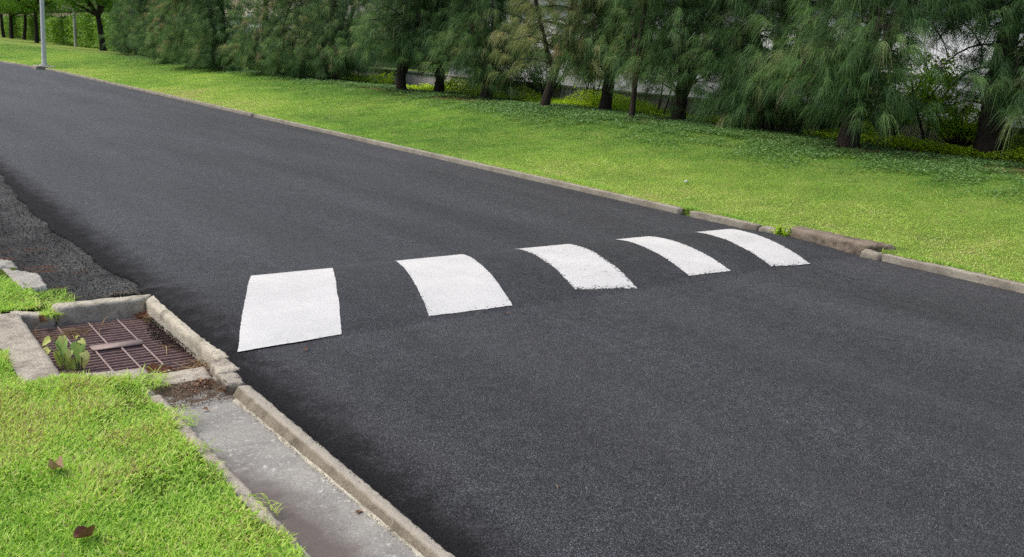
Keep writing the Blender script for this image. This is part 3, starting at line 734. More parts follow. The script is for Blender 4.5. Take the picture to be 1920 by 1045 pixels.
keepA = lambda X, Y: ((X < 1.07 + .07 * en(X, Y, 7, 50) + .03 * en(X, Y, 30, 51)) & (Y < 4.275 - .30 * np.clip(X - .78, 0, 1) + .05 * en(X, Y, 8, 52))) | ((X < .61 + .05 * en(X, Y, 9, 53)) & (Y < 4.8))
thinA = lambda X, Y: keepA(X, Y) & (rng.random(len(X)) < 1 - .6 * np.clip((np_noise(X, Y, 3.2, 54) - .55) * 5, 0, 1) * np.clip((X - .7) * 4, 0, 1))
parts = [scatter_blades(185000, (.1, 1.13), (1.7, 5.1), thinA, zt, (.022, .048), (.0036, .0066), M_GRASS, '', 1.0, .55, .2, 3, (.0, .35), seedn=60),
         scatter_blades(34000, (-2.2, .12), (1., 5.5), lambda X, Y: X < 9, zt, (.03, .065), (.006, .009), M_GRASS, '', 1.2, .52, .17, 2, seedn=60),
         scatter_blades(3200, (.25, 1.12), (1.9, 4.2), keepA, zt, (.04, .065), (.005, .008), M_GRASS, '', 1.2, .74, .15, 3, seedn=60),
         # long tufts leaning over the sill
         scatter_blades(700, (.82, 1.2), (4.0, 4.20), lambda X, Y: rng.random(len(X)) < .75, lambda X, Y: X * 0 - .012, (.05, .11), (.0035, .006), M_GRASS, '', .8, .5, .15, 3, seedn=60)]
v, f, t = merge(parts)
tag(link('grass', mesh_np('grass', v, f, M_GRASS, t)), 'bright green coarse grass of the near lawn left of the gutter', 'grass', kind='stuff')
# grass patch beyond the drain
keepB = lambda X, Y: (X < .93 + .09 * en(X, Y, 5, 55) - np.clip(Y - 6.1, 0, 1) * .25) & (X > .2)
parts = [scatter_blades(36000, (.2, 1.06), (5.58, 6.62), keepB, lambda X, Y: X * 0 - .004, (.03, .06), (.004, .007), M_GRASS, '', 1.1, .6, .17, 3, seedn=62),
         scatter_blades(1500, (.86, 1.14), (5.6, 6.0), lambda X, Y: rng.random(len(X)) < .45, lambda X, Y: X * 0 - .02, (.05, .09), (.003, .005), M_GRASS, '', 1.3, .45, .17, 3, seedn=62),
         scatter_blades(500, (.93, 1.0), (5.47, 5.60), lambda X, Y: X > 0, lambda X, Y: X * 0 - .03, (.03, .06), (.003, .005), M_GRASS, '', 1.1, .45, .17, 3, seedn=62)]
v, f, t = merge(parts)
tag(link('grass', mesh_np('grass_b', v, f, M_GRASS, t)), 'small grass patch behind the drain between the slabs', 'grass', kind='stuff')

# ------------------------------------------------------------------ verge grass (right lawn)
def turf(n, y0, y1, Lr, Wr, xr=(8.06, 13.2), seg=2):
    keep = lambda X, Y: (X > 8.085 + .035 * en(X, Y, 6, 70)) & ~((X < 8.40) & (Y > 4.0) & (Y < 5.28)) & (rng.random(len(X)) < np.clip(1.25 - (X - 11.4) * .55 - (np_noise(X, Y, .9, 72) - .5) * 1.2, .06, 1))
    Xs = rng.uniform(*xr, n); Ys = y0 + (y1 - y0) * rng.random(n); k = keep(Xs, Ys); Xs = Xs[k]; Ys = Ys[k]; m = len(Xs)
    Xw = Xs + kerb_x(Ys)
    P = np.stack([Xw, Ys, zlawn(Xw, Ys) - .004], -1)
    A = rng.uniform(0, 2 * np.pi, m); D = unit(np.stack([np.cos(A), np.sin(A), rng.uniform(.4, 1.8, m)], -1))
    nearkerb = np.clip(1 - (Xs - 8.1) / 1.0, 0, 1)
    T = np.clip(.43 + (np_noise(Xs, Ys * .5, .45, 73) - .5) * .75 + (np_noise(Xs, Ys, 1.9, 76) - .5) * .28 + (np_noise(Xs, Ys, 5.3, 74) - .5) * .25 + nearkerb * .14 - np.clip((Xs - 10.0) / 2.6, 0, 1) * .38 + rng.normal(size=m) * .09, 0, 1)  # tint drops upslope: shade of the trees put into the blade colour
    L = rng.uniform(*Lr, m) * (.7 + .6 * np_noise(Xs, Ys, 4, 75)); W = rng.uniform(*Wr, m)
    S = unit(np.cross(D, np.array([0, 0, 1.])) + rng.normal(size=(m, 3)) * .3)
    return strands(P, D, L, W, rng.uniform(.2, .8, m), T, seg, (.8, 1, .1), S)
parts = [turf(230000, 1.2, 9, (.022, .05), (.005, .009)), turf(190000, 9, 18, (.025, .05), (.008, .013)), turf(130000, 18, 34, (.03, .055), (.014, .022)), turf(90000, 34, 70, (.035, .06), (.025, .04)), turf(30000, 70, 130, (.04, .07), (.05, .09), (8.06, 17)), turf(8000, -7, 1.2, (.03, .06), (.012, .02))]
# the taller dark green tuft on the lawn and edge fringes
def tuft(cx, cy, r, n, Lr, tm, s=(1, 1)):
    X = cx + rng.normal(size=n) * r * s[0]; Y = cy + rng.normal(size=n) * r * s[1]; P = np.stack([X, Y, zlawn(X, Y)], -1)
    A = rng.uniform(0, 6.28, n); D = unit(np.stack([np.cos(A) * .6, np.sin(A) * .6, rng.uniform(.6, 1.6, n)], -1))
    return strands(P, D, rng.uniform(*Lr, n), rng.uniform(.006, .010, n), rng.uniform(.2, .8, n), np.clip(tm + rng.normal(size=n) * .12, 0, 1), 2, (.8, 1, .1), unit(np.cross(D, [0, 0, 1.])))
parts += [tuft(9.75, 14.9, .16, 700, (.08, .16), .28, (1.6, 1)), tuft(8.2, 9.6, .12, 700, (.06, .11), .55, (.5, 5)), tuft(8.22, 8.4, .1, 500, (.06, .11), .55, (.6, 4)), tuft(8.12, 6.58, .04, 260, (.04, .08), .4, (.8, 1.6)), tuft(8.17, 6.0, .05, 260, (.04, .08), .45, (.6, 3)), tuft(8.14, 3.6, .05, 300, (.04, .08), .5, (.6, 5))]
v, f, t = merge(parts)
tag(link('grass', mesh_np('verge_grass', v, f, M_TURF, t)), 'short yellow green mown grass of the sloping verge beyond the road', 'grass', kind='stuff')

# creeping ground cover in front of the trees
def creeper(n, y0, y1, s):
    X = rng.uniform(10.2, 14.2, n); Y = rng.uniform(y0, y1, n)
    patch = np_noise(X, Y * .8, 1.1, 80) * .6 + np_noise(X, Y, 3.5, 81) * .4
    k = rng.random(n) < np.clip((X - 10.5 - np.clip((Y - 9) * .06, 0, .7)) / 1.4, 0, 1) * np.clip((patch - .33) * 4.5, 0, 1) * np.where(X > 13.4, .4, 1)
    X = X[k]; Y = Y[k]; m = len(X); patch = patch[k]
    P = np.stack([X, Y, zlawn(X, Y) + rng.uniform(.01, .07, m)], -1); A = rng.uniform(0, 6.28, m)
    D = np.stack([np.cos(A), np.sin(A), rng.uniform(-.1, .5, m)], -1); N_ = np.stack([rng.normal(size=m) * .35, rng.normal(size=m) * .35, np.ones(m)], -1)
    return leaves(P, D, N_, rng.uniform(.025, .045, m) * s, rng.uniform(.018, .03, m) * s, np.clip(.5 + rng.normal(size=m) * .25, 0, 1))
def merge2(parts):
    V = []; F = []; F3 = []; T = []; b = 0
    for v, (f, f3), t in parts:
        V.append(v); F.append(f + b); F3.append(f3 + b); T.append(t); b += len(v)
    return np.concatenate(V), [np.concatenate(F), np.concatenate(F3)], np.concatenate(T)
v, f, t = merge2([creeper(95000, 2, 12, 1.1), creeper(80000, 12, 24, 1.4), creeper(40000, 24, 46, 1.9)])
tag(link('ground_cover', mesh_np('ground_cover', v, f, M_CREEP, t)), 'low creeping leaves covering the slope in front of the casuarinas', 'ground cover', kind='stuff')
v, f, t = merge([strands(*(lambda X, Y, A, n: (np.stack([X, Y, zlawn(X, Y) + .012], -1), unit(np.stack([np.cos(A), np.sin(A), rng.uniform(-.05, .15, n)], -1)), rng.uniform(.08, .22, n), np.full(n, .006), rng.uniform(0, .2, n), rng.random(n)))(rng.uniform(12.3, 14.4, 9000), rng.uniform(2.5, 26, 9000), rng.uniform(0, 6.28, 9000), 9000), 2, (1, 1, .5))])
tag(link('needle_litter', mesh_np('needle_litter', v, f, M_STRAW, t)), 'brown fallen needles lying under the casuarinas', 'needle litter', kind='stuff')
# bright plants along the foot of the boundary wall
def lime(n, y0, y1, s):
    X = rng.uniform(13.9, 15.42, n); Y = rng.uniform(y0, y1, n); h = np.clip(np_noise(X, Y, 1.2, 90) * .5, .05, 1)
    kk = np_noise(X, Y, .55, 91) + .25 * (np_noise(X, Y, 2.5, 92) - .5) + .35 * (Y < 9) > .34; X = X[kk]; Y = Y[kk]; h = h[kk]; n = len(X)
    P = np.stack([X, Y, zlawn(X, Y) + rng.random(n) ** .6 * h], -1); A = rng.uniform(0, 6.28, n)
    D = np.stack([np.cos(A), np.sin(A), rng.uniform(-.2, .8, n)], -1); N_ = np.stack([rng.normal(size=n) * .5, rng.normal(size=n) * .5, np.ones(n)], -1)
    return leaves(P, D, N_, rng.uniform(.04, .075, n) * s, rng.uniform(.025, .045, n) * s, np.clip(.55 + rng.normal(size=n) * .22, 0, 1))
v, f, t = merge2([lime(40000, 2, 22, 1.), lime(20000, 22, 55, 1.8)])
tag(link('ground_cover', mesh_np('lime_ground_cover', v, f, M_LIME, t)), 'bright yellow green plants at the foot of the grey boundary wall behind the trees', 'ground cover', kind='stuff')

# ------------------------------------------------------------------ shrub, saplings, weeds
def shrub(name, loc, R, H, nst, nlf, mat, lab, cat, seed, ll=(.05, .09), group=None, stem=None):
    rr = random.Random(seed); rs = np.random.default_rng(seed); V = []; F = []; tips = []
    for k in range(nst):
        a = rr.uniform(0, 6.28); p = Vector((0, 0, -.03)); d = Vector((math.cos(a) * .5, math.sin(a) * .5, 1)).normalized(); pts = [p]
        for s in range(7):
            d = (d + Vector((rr.uniform(-.25, .25), rr.uniform(-.25, .25), rr.uniform(-.1, .1)))).normalized(); p = p + d * H / 6.2
            if math.hypot(p.x, p.y) > R: p = Vector((p.x * .9, p.y * .9, p.z))
            pts.append(p)
            if s > 1:
                tips.append(p); q = p + Vector((rr.uniform(-.3, .3), rr.uniform(-.3, .3), rr.uniform(-.05, .22))) * H * .5
                tube(V, F, [p, p.lerp(q, .5) + Vector((0, 0, .02)), q], [.005, .004, .002], 3); tips += [q, p.lerp(q, .5), p.lerp(q, .8)]
        tube(V, F, pts, [.018 * (1 - .8 * s / 7) + .002 for s in range(8)], 5)
    rt = empty(name, loc); tag(rt, lab, cat, group)
    link('stem', mesh_np('stem', V, np.array([x for x in F if len(x) == 4]), stem or M_BARK2, smooth=True), rt)
    tips = np.array([q[:] for q in tips]); ii = rs.integers(0, len(tips), nlf); P = tips[ii] + rs.normal(size=(nlf, 3)) * H * .055
    D = np.stack([rs.normal(size=nlf), rs.normal(size=nlf), rs.normal(size=nlf) * .5], -1); N_ = np.stack([rs.normal(size=nlf) * .5, rs.normal(size=nlf) * .5, np.ones(nlf)], -1)
    v, f, t = leaves(P, D, N_, rs.uniform(*ll, nlf), rs.uniform(*ll, nlf) * .55, np.clip(.5 + rs.normal(size=nlf) * .22, 0, 1))
    link('foliage', mesh_np('foliage', v, f, mat, t), rt); return rt
shrub('shrub', (14.55, 7.75, float(zlawn(14.55, 7.75))), 1.0, 1.45, 16, 4600, M_LIME, 'tall bright green loose shrub lit up in the gap between the two right casuarinas', 'shrub', 5)
shrub('shrub', (15.0, 15.6, float(zlawn(15, 15.6))), .8, 1.5, 9, 1500, M_LIME, 'green shrub glimpsed behind the sparse olive yellow casuarina', 'shrub', 6)
shrub('shrub', (15.0, 10.9, float(zlawn(15, 10.9))), .9, 1.1, 10, 1800, M_HEDGE, 'dark green bush against the grey wall right of the twin bare saplings', 'shrub', 61)
shrub('shrub', (15.05, 9.2, float(zlawn(15.05, 9.2))), .9, 1.25, 11, 2000, M_HEDGE, 'dark green bush behind the dense casuarina left of the bright shrub', 'shrub', 62)
shrub('shrub', (15.1, 17.6, float(zlawn(15.1, 17.6))), .9, 1.3, 11, 2000, M_HEDGE, 'dark green bush behind the forked casuarina left of the olive yellow tree', 'shrub', 63)
shrub('shrub', (15.1, 19.9, float(zlawn(15.1, 19.9))), .9, 1.2, 11, 2000, M_LIME, 'fresh green bush behind the casuarina with the bare reddish limb', 'shrub', 64)
shrub('shrub', (15.0, 5.3, float(zlawn(15, 5.3))), .9, 1.2, 11, 1800, M_HEDGE, 'dark green bush beside the soil mound behind the large right casuarina', 'shrub', 65)
shrub('shrub', (15.0, 6.7, float(zlawn(15.0, 6.7))), .9, .95, 13, 2600, M_LIME, 'low fresh green bush before the grey wall right of the bright loose shrub', 'shrub', 66)
shrub('weed', (8.045, 5.24, .0), .1, .12, 9, 120, M_LIME, 'small leafy weed growing from the gap between kerb stub and inlet block', 'weed', 7, (.03, .055), stem=M_STEM)
def sapling(x, y, h, lx, ly, r, lab):
    V = []; F = []; z = float(zlawn(x, y)); pts = [(lx * t * h + .03 * math.sin(t * 7), ly * t * h, t * h) for t in np.linspace(0, 1, 8)]
    tube(V, F, pts, [r * (1 - .5 * t) for t in np.linspace(0, 1, 8)], 6)
    for k in range(5):
        t = .45 + .1 * k; a = k * 2.1; p = Vector((lx * t * h, ly * t * h, t * h)); tube(V, F, [p, p + Vector((math.cos(a) * .18, math.sin(a) * .18, .12)), p + Vector((math.cos(a) * .34, math.sin(a) * .34, .16))], [.008, .006, .003], 4)
    rt = empty('bare_sapling', (x, y, z - .03)); tag(rt, lab, 'sapling')
    link('stem', mesh_np('sapling_stem', V, np.array([q for q in F if len(q) == 4]), M_BARK, smooth=True), rt)
sapling(14.3, 12.9, 1.3, .12, -.05, .022, 'thin bare sapling stem leaning right before the grey wall')
sapling(14.32, 12.75, 1.25, .22, -.1, .02, 'second thin bare sapling stem crossing close beside its twin')
sapling(14.55, 7.0, 1.2, -.3, .25, .03, 'dark crooked bare stem under the bright shrub at the right')

# ------------------------------------------------------------------ peepal seedling in the drain
pl = empty('seedling', (.91, 4.68, -.1)); tag(pl, 'seedling with heart shaped drip tipped leaves growing up through the drain grate', 'plant')
def heart(L, cup=.12):
    out = []
    prof = [(0, 0.0), (-.04, .16), (-.06, .28), (.02, .40), (.14, .46), (.28, .455), (.42, .40), (.56, .31), (.68, .21), (.78, .12), (.86, .055), (.94, .022), (1.0, .0)]
    return prof
def leaf_mesh(P, D, N_, L, tint):
    D = Vector(D).normalized(); S = D.cross(Vector(N_)).normalized(); Nn = S.cross(D)
    V = []; F = []; T = []
    prof = heart(L); cols = [-1, -.55, 0, .55, 1]
    for i, (a, w) in enumerate(prof):
        mid = max(a, 0)
        for c_ in cols:
            aa = a * abs(c_) ** .7 + mid * (1 - abs(c_) ** .7)
            fold = abs(c_) * w * .30 + .02 * math.sin(i * 1.7) * abs(c_)
            V.append((Vector(P) + D * aa * L + S * c_ * w * L * .80 + Nn * (fold * L - .22 * L * a * a))[:])
            T.append(min(1, tint + (.22 if c_ == 0 else 0) + (.12 if abs(c_) == 1 else 0)))
    n = len(cols)
    for i in range(len(prof) - 1):
        for k in range(n - 1):
            F.append((i * n + k, i * n + k + 1, (i + 1) * n + k + 1, (i + 1) * n + k))
    return V, F, T
base = Vector((0, 0, 0)); Rh = Vector((.784, -.62, 0)); tw = Vector((-.62, -.784, 0)); K = 373.
LF = [(121, 643, 38, .1, 0), (97, 662, 30, .62, -35), (104, 640, 24, .55, -55), (119, 636, 20, .7, 15), (149, 645, 38, .12, 5), (115, 670, 34, .35, -8), (150, 668, 34, .72, 8), (134, 678, 34, .3, 0), (160, 658, 22, .75, 40), (153, 638, 18, .6, 75), (143, 640, 15, .55, 150), (107, 668, 18, .7, -20), (128, 665, 24, .5, 12), (139, 655, 20, .85, -10)]
SV = []; SF = []
for k, (px, py, lpx, tint, ang) in enumerate(LF):
    att = Rh * ((px - 134) * 1.15 / K) + Vector((0, 0, (696 - py) * 1.1 / K)) + tw * random.uniform(-.03, .05)
    L = lpx / K * .86; a_ = math.radians(ang)
    D = (Rh * math.sin(a_) - Vector((0, 0, 1)) * math.cos(a_) + tw * random.uniform(.15, .5)).normalized()
    N_ = (tw * .8 + Vector((0, 0, .9)) + Rh * random.uniform(-.35, .35)).normalized()
    v_, f_, t_ = leaf_mesh(att, D, N_, L * 1.12, min(.9, tint + .22))
    link('leaf', mesh_np('leaf', v_, np.array(f_), M_PEEPAL, t_, smooth=True), pl)
    root = Vector((random.uniform(-.02, .02), random.uniform(-.02, .02), 0)) + Rh * (.035 if px > 134 else -.02)
    mid = root.lerp(att, .55) + Vector((0, 0, .03))
    tube(SV, SF, [root, mid, att + Vector((0, 0, .012)), att], [.003, .0022, .0015, .0013], 5)
tube(SV, SF, [(0, 0, -.2), (.0, 0, 0), Rh * -.02 + Vector((0, 0, .06))], [.006, .005, .003], 6)
tube(SV, SF, [(0, 0, -.2), Rh * .035, Rh * .03 + Vector((0, 0, .1))], [.006, .005, .003], 6)
link('stem', mesh_np('seedling_stem', SV, np.array([q for q in SF if len(q) == 4]), M_STEM, smooth=True), pl)

# ------------------------------------------------------------------ litter
def crinkled(name, loc, L, W, rot, mat, lab, cup=.5, seed=0, tint=.6, tilt=(0, 0)):
    nu, nv = 10, 7; V = []; T = []
    for i in range(nu + 1):
        for j in range(nv + 1):
            u = i / nu; v = j / nv * 2 - 1; w = math.sin(math.pi * min(1, u * .96 + .03)) ** .7
            x = (u - .5) * L; y = v * w * W / 2; z = cup * W * (v * w) ** 2 * .9 + .12 * L * math.sin(u * 5 + seed) + .16 * W * noise.noise(Vector((u * 3 + seed, v * 2, seed)))
            V.append((x, y + .25 * W * math.sin(u * 4 + seed), z)); T.append(min(1, max(0, tint + .5 * noise.noise(Vector((u * 4 + seed, v * 3, 1))) + .2 * abs(v))))
    F = [(i * (nv + 1) + j, i * (nv + 1) + j + 1, (i + 1) * (nv + 1) + j + 1, (i + 1) * (nv + 1) + j) for i in range(nu) for j in range(nv)]
    o = link(name, mesh_np(name, V, np.array(F), mat, T, smooth=True)); o.location = loc; o.rotation_euler = (tilt[0], tilt[1], rot); tag(o, lab, 'leaf'); return o
crinkled('dry_leaf', (.555, 3.25, .045), .095, .045, 2.1, M_DRY, 'pale curled dry leaf lying on the near lawn, the farther of the two', 1.1, 1, .85, (.15, .1))
crinkled('dry_leaf', (.54, 2.74, .034), .07, .045, .8, M_DARKDRY, 'dark brown dry leaf on the near lawn close to the bottom edge', 1.0, 2, .5, (-.15, .1))
crinkled('dry_leaf', (.90, 5.42, -.035), .085, .04, 1.2, M_DRY, 'pinkish dry leaf hanging in the notch of the drain rear wall', 1.1, 3, .6, (.9, .8))
crinkled('dry_leaf', (1.20, 4.34, -.055), .11, .055, -.7, M_DRY, 'curled orange brown leaf on the near edge of the drain grate', .7, 4, .35, (.2, .1))
crinkled('dry_leaf', (1.29, 4.36, -.075), .09, .05, .4, M_DRY, 'flat rusty leaf at the near edge of the grate between two others', .5, 5, .3)
crinkled('dry_leaf', (1.345, 4.00, -.025), .055, .03, 1.4, M_DRY, 'small upright yellowish leaf in the soil at the head of the gutter', .7, 6, .85, (.9, 0))
crinkled('dry_leaf', (1.41, 3.87, -.035), .05, .025, .3, M_DRY, 'small brown leaf against the foot of the cracked kerb lump', .6, 7, .3)
crinkled('dry_leaf', (1.415, 2.52, -.035), .03, .018, .9, M_DRY, 'tiny orange leaf fragment at the foot of the long gutter kerb', .6, 8, .7)
crinkled('dry_leaf', (1.46, 5.43, -.082), .09, .05, .3, M_DRY, 'brown leaf wedged in the far corner of the drain', .5, 9, .3, (.4, 0))
crinkled('dry_leaf', (1.27, 3.72, -.045), .035, .016, 2.4, M_DRY, 'small tan leaf lying in the gutter near its soil filled head', .6, 10, .8)
crinkled('dry_leaf', (1.98, 4.15, .008), .04, .018, .2, M_DRY, 'small reddish leaf fragment on the asphalt just in front of the nearest painted bar', .4, 11, .35)
crinkled('dry_leaf', (2.13, 2.23, .008), .035, .004, 1.1, M_STRAW, 'thin pale twig like leaf lying on the near asphalt right of centre', .4, 12, .6)
crinkled('dry_leaf', (3.43, 4.22, .008), .03, .014, 2.0, M_DRY, 'tiny brown leaf on the asphalt in front of the second painted bar', .4, 13, .4)
# straw
def straw(n, cx, cy, cz, rx, ry, Lr, W=.0025, rot=0., hz_=.012):
    x = rng.normal(size=n) * rx; y = rng.normal(size=n) * ry; cr, sr = math.cos(rot), math.sin(rot)
    P = np.stack([cx + x * cr - y * sr, cy + x * sr + y * cr, cz + rng.random(n) * hz_], -1); A = rng.uniform(0, 6.28, n)
    D = unit(np.stack([np.cos(A), np.sin(A), rng.uniform(-.1, .5, n)], -1)); L = rng.uniform(*Lr, n)
    return strands(P, D, L, np.full(n, W), rng.uniform(.1, .6, n), rng.random(n), 3, (1, 1, 1, .5))
v, f, t = merge([straw(170, 1.02, 5.24, -.094, .055, .035, (.02, .07)), straw(26, 1.12, 5.31, -.092, .12, .01, (.08, .18), .002, 0), straw(60, 1.50, 5.37, -.09, .015, .03, (.03, .08)),
                 straw(120, 1.40, 4.37, -.088, .07, .018, (.03, .08), .0025, .1), straw(50, 1.47, 4.41, -.08, .02, .03, (.04, .09)), straw(8, 1.42, 4.78, -.09, .01, .01, (.06, .1), .004), straw(30, .86, 5.3, -.09, .015, .08, (.02, .06)),
                 straw(24, 1.42, 5.66, .0, .06, .02, (.03, .07)), straw(40, .86, 4.6, -.09, .02, .1, (.02, .06))])
tag(link('straw_litter', mesh_np('straw', v, f, M_STRAW, t)), 'wisps of dead straw caught on the drain grate', 'straw', kind='stuff')
# soil and leaf crumbs at the gutter head
def crumbs(name, n, xr, yr, z, s, mat, lab, cat, keep=None, heap=None):
    X = rng.uniform(*xr, n); Y = rng.uniform(*yr, n)
    if keep is not None: k = keep(X, Y); X = X[k]; Y = Y[k]; n = len(X)
    Z = np.full(n, z) if heap is None else heap(X, Y)
    oc = np.array([(1, 0, 0), (0, 1, 0), (-1, 0, 0), (0, -1, 0), (0, 0, .8), (0, 0, -.8)])
    sz = rng.uniform(*s, n); V = oc[None] * sz[:, None, None] * rng.uniform(.5, 1.3, (n, 6, 1)); A = rng.uniform(0, 6.28, n)
    c_, s_ = np.cos(A)[:, None], np.sin(A)[:, None]; Vx = V[..., 0] * c_ - V[..., 1] * s_; Vy = V[..., 0] * s_ + V[..., 1] * c_
    V = np.stack([Vx + X[:, None], Vy + Y[:, None], V[..., 2] + Z[:, None]], -1).reshape(-1, 3)
    tr = np.array([(0, 1, 4), (1, 2, 4), (2, 3, 4), (3, 0, 4), (1, 0, 5), (2, 1, 5), (3, 2, 5), (0, 3, 5)])
    F = (np.arange(n)[:, None, None] * 6 + tr[None]).reshape(-1, 3)
    tag(link(name, mesh_np(name, V, F, mat)), lab, cat, kind='stuff')
tag(link('soil', grid_mesh('soil', np.linspace(1.135, 1.435, 24), np.linspace(3.78, 4.10, 26), lambda X, Y: -.064 + .020 * np.clip((Y - 3.84) * 5 + (np_noise(X, Y, 22, 41) - .5), 0, 1) + (np_noise(X, Y, 60, 42) - .5) * .006, M_SOIL)), 'brown soil and leaf mould silted at the head of the gutter', 'soil', kind='stuff')
crumbs('debris', 1500, (1.14, 1.43), (3.78, 4.09), -.04, (.0015, .005), M_SOIL, 'crumbs of soil and bark at the head of the gutter', 'debris')
v, f, t = merge([straw(90, 1.29, 3.99, -.042, .06, .05, (.008, .03), .004, 0, .006), straw(60, 1.36, 4.02, -.035, .02, .025, (.015, .04), .006, 0, .01)])
tag(link('leaf_litter', mesh_np('leaf_litter', v, f, M_DRY, t)), 'shredded brown leaf bits on the soil at the gutter head', 'leaf litter', kind='stuff')
# asphalt crumbs
crumbs('gravel', 1500, (1.40, 1.515), (4.55, 5.35), 0, (.002, .0055), M_ASPH, 'loose asphalt crumbs spilled along the right side of the grate', 'gravel',
       keep=lambda X, Y: X > 1.495 - .09 * np.clip(1 - np.abs((Y - 5.0) / .36), 0, 1) ** .6 * (.7 + .6 * rng.random(len(X))), heap=lambda X, Y: -.098 + np.clip((X - 1.42), 0, 1) * .22)
crumbs('gravel', 5200, (1.49, 1.62), (-.5, 5.6), 0, (.0015, .0032), M_ASPH, 'black bitumen crumbs scattered along the left edge of the new asphalt', 'gravel',
       keep=lambda X, Y: rng.random(len(X)) < np.exp(-np.abs(X - xl(Y) - .02) / .02) * (1 - .8 * (Y > 4.1)), heap=lambda X, Y: rng.uniform(.0, .006, len(X)))
crumbs('gravel', 500, (1.28, 1.5), (5.55, 5.66), 0, (.002, .006), M_ASPH, 'bitumen crumbs spilled over the rear corner of the drain wall', 'gravel',
       keep=lambda X, Y: X > 1.32 + (Y - 5.55) * .3, heap=lambda X, Y: np.where(Y < 5.59, .014, -.012) + rng.uniform(0, .01, len(X)))
crumbs('gravel', 900, (1.40, 1.45), (2.2, 3.8), 0, (.0015, .004), M_CONC2, 'broken mortar grit along the foot of the gutter kerb', 'gravel',
       keep=lambda X, Y: rng.random(len(X)) < (X - 1.40 - .0095 * (3.8 - Y)) * 25, heap=lambda X, Y: -.05 + .0122 * (3.8 - Y) + rng.uniform(0, .006, len(X)))
crumbs('gravel', 2200, (1.25, 1.62), (5.62, 11), 0, (.002, .006), M_ASPH, 'loose asphalt chips along the ragged seam between the old and the new asphalt', 'gravel',
       keep=lambda X, Y: (rng.random(len(X)) < np.exp(-np.abs(X - xl(Y) + .03) / .05)) & (X < xl(Y) + .03), heap=lambda X, Y: -.018 + rng.uniform(0, .012, len(X)))
crumbs('gravel', 2600, (.95, 1.45), (5.7, 9.5), 0, (.002, .007), M_OLD, 'loose grit scattered over the crumbling old asphalt', 'gravel', heap=lambda X, Y: X * 0 - .018)
# crumpled paper
V = []; F = []; T = []
bm_n = 8
for i in range(bm_n + 1):
    for j in range(bm_n + 1):
        th = math.pi * i / bm_n; ph = 2 * math.pi * j / bm_n; p = Vector((math.sin(th) * math.cos(ph), math.sin(th) * math.sin(ph), math.cos(th)))
        rr_ = .022 * (1 + .6 * noise.noise(p * 3)); V.append((p.x * rr_ * 1.5, p.y * rr_, p.z * rr_ * .7))
F = [(i * 9 + j, i * 9 + j + 1, (i + 1) * 9 + j + 1, (i + 1) * 9 + j) for i in range(8) for j in range(8)]
o = link('paper_scrap', mesh_np('paper_scrap', V, np.array(F), simple_mat('white_paper', (.8, .8, .8)))); o.location = (9.2, 7.62, float(zlawn(9.2, 7.62)) + .035)
tag(o, 'tiny crumpled white paper scrap lying on the verge grass', 'litter')
# gutter weeds
v, f, t = merge([scatter_blades(26, (1.09, 1.15), (3.2, 3.3), lambda X, Y: X > 0, lambda X, Y: X * 0 - .01, (.04, .08), (.002, .004), M_GRASS, '', 1.4, .6, .1, 3),
                 scatter_blades(40, (1.10, 1.16), (2.6, 2.8), lambda X, Y: X > 0, lambda X, Y: X * 0 - .01, (.03, .07), (.003, .005), M_GRASS, '', 1.4, .7, .1, 3),
                 scatter_blades(140, (1.09, 1.18), (3.5, 3.75), lambda X, Y: X > 0, lambda X, Y: X * 0 - .01, (.03, .06), (.002, .004), M_GRASS, '', 1.4, .7, .1, 3)])
tag(link('grass', mesh_np('gutter_weeds', v, f, M_GRASS, t)), 'thin grass runners creeping over the edging into the gutter', 'grass', kind='stuff')

# ------------------------------------------------------------------ lamp post
lp = empty('lamp_post', (7.99, 43.25, .02)); tag(lp, 'tall pale grey lamp post on a square concrete foot at the road bend', 'lamp post')
lp.rotation_euler = (0, math.radians(1.2), 0)
V = []; F = []
zs = np.linspace(.16, 7.6, 12); tube(V, F, [(0, 0, z) for z in zs], [.105 - .045 * (z / 7.6) for z in zs], 16)
link('pole', mesh_np('pole', V, np.array([q for q in F if len(q) == 4]), M_GALV, smooth=True), lp)
rough_prism('concrete_foot', [(-.42, -.42), (.42, -.42), (.42, .42), (-.42, .42)], -.2, .13, M_RKERB, lp, res=.06, amp=.01, bev=.03)
V = []; F = []; tube(V, F, [(0, 0, .12), (0, 0, .18)], [.2, .2], 16); F.append((0, 1, 2, 3)); link('base_flange', mesh_np('base_flange', V, np.array([q for q in F if len(q) == 4]), M_GALV), lp)
V = []; F = []; tube(V, F, [(0, 0, 7.5), (-.2, 0, 7.9), (-.8, 0, 8.15), (-1.5, 0, 8.2)], [.05, .045, .04, .035], 10)
link('arm', mesh_np('arm', V, np.array([q for q in F if len(q) == 4]), M_GALV, smooth=True), lp)
V = []; F = []; box_into(V, F, -2.1, -1.45, -.13, .13, 8.16, 8.26); hd = link('lamp_head', mesh_np('lamp_head', V, np.array(F), M_GALV), lp)
V = []; F = []; box_into(V, F, -2.05, -1.6, -.1, .1, 8.13, 8.158); link('lens', mesh_np('lens', V, np.array(F), M_LENS), hd)

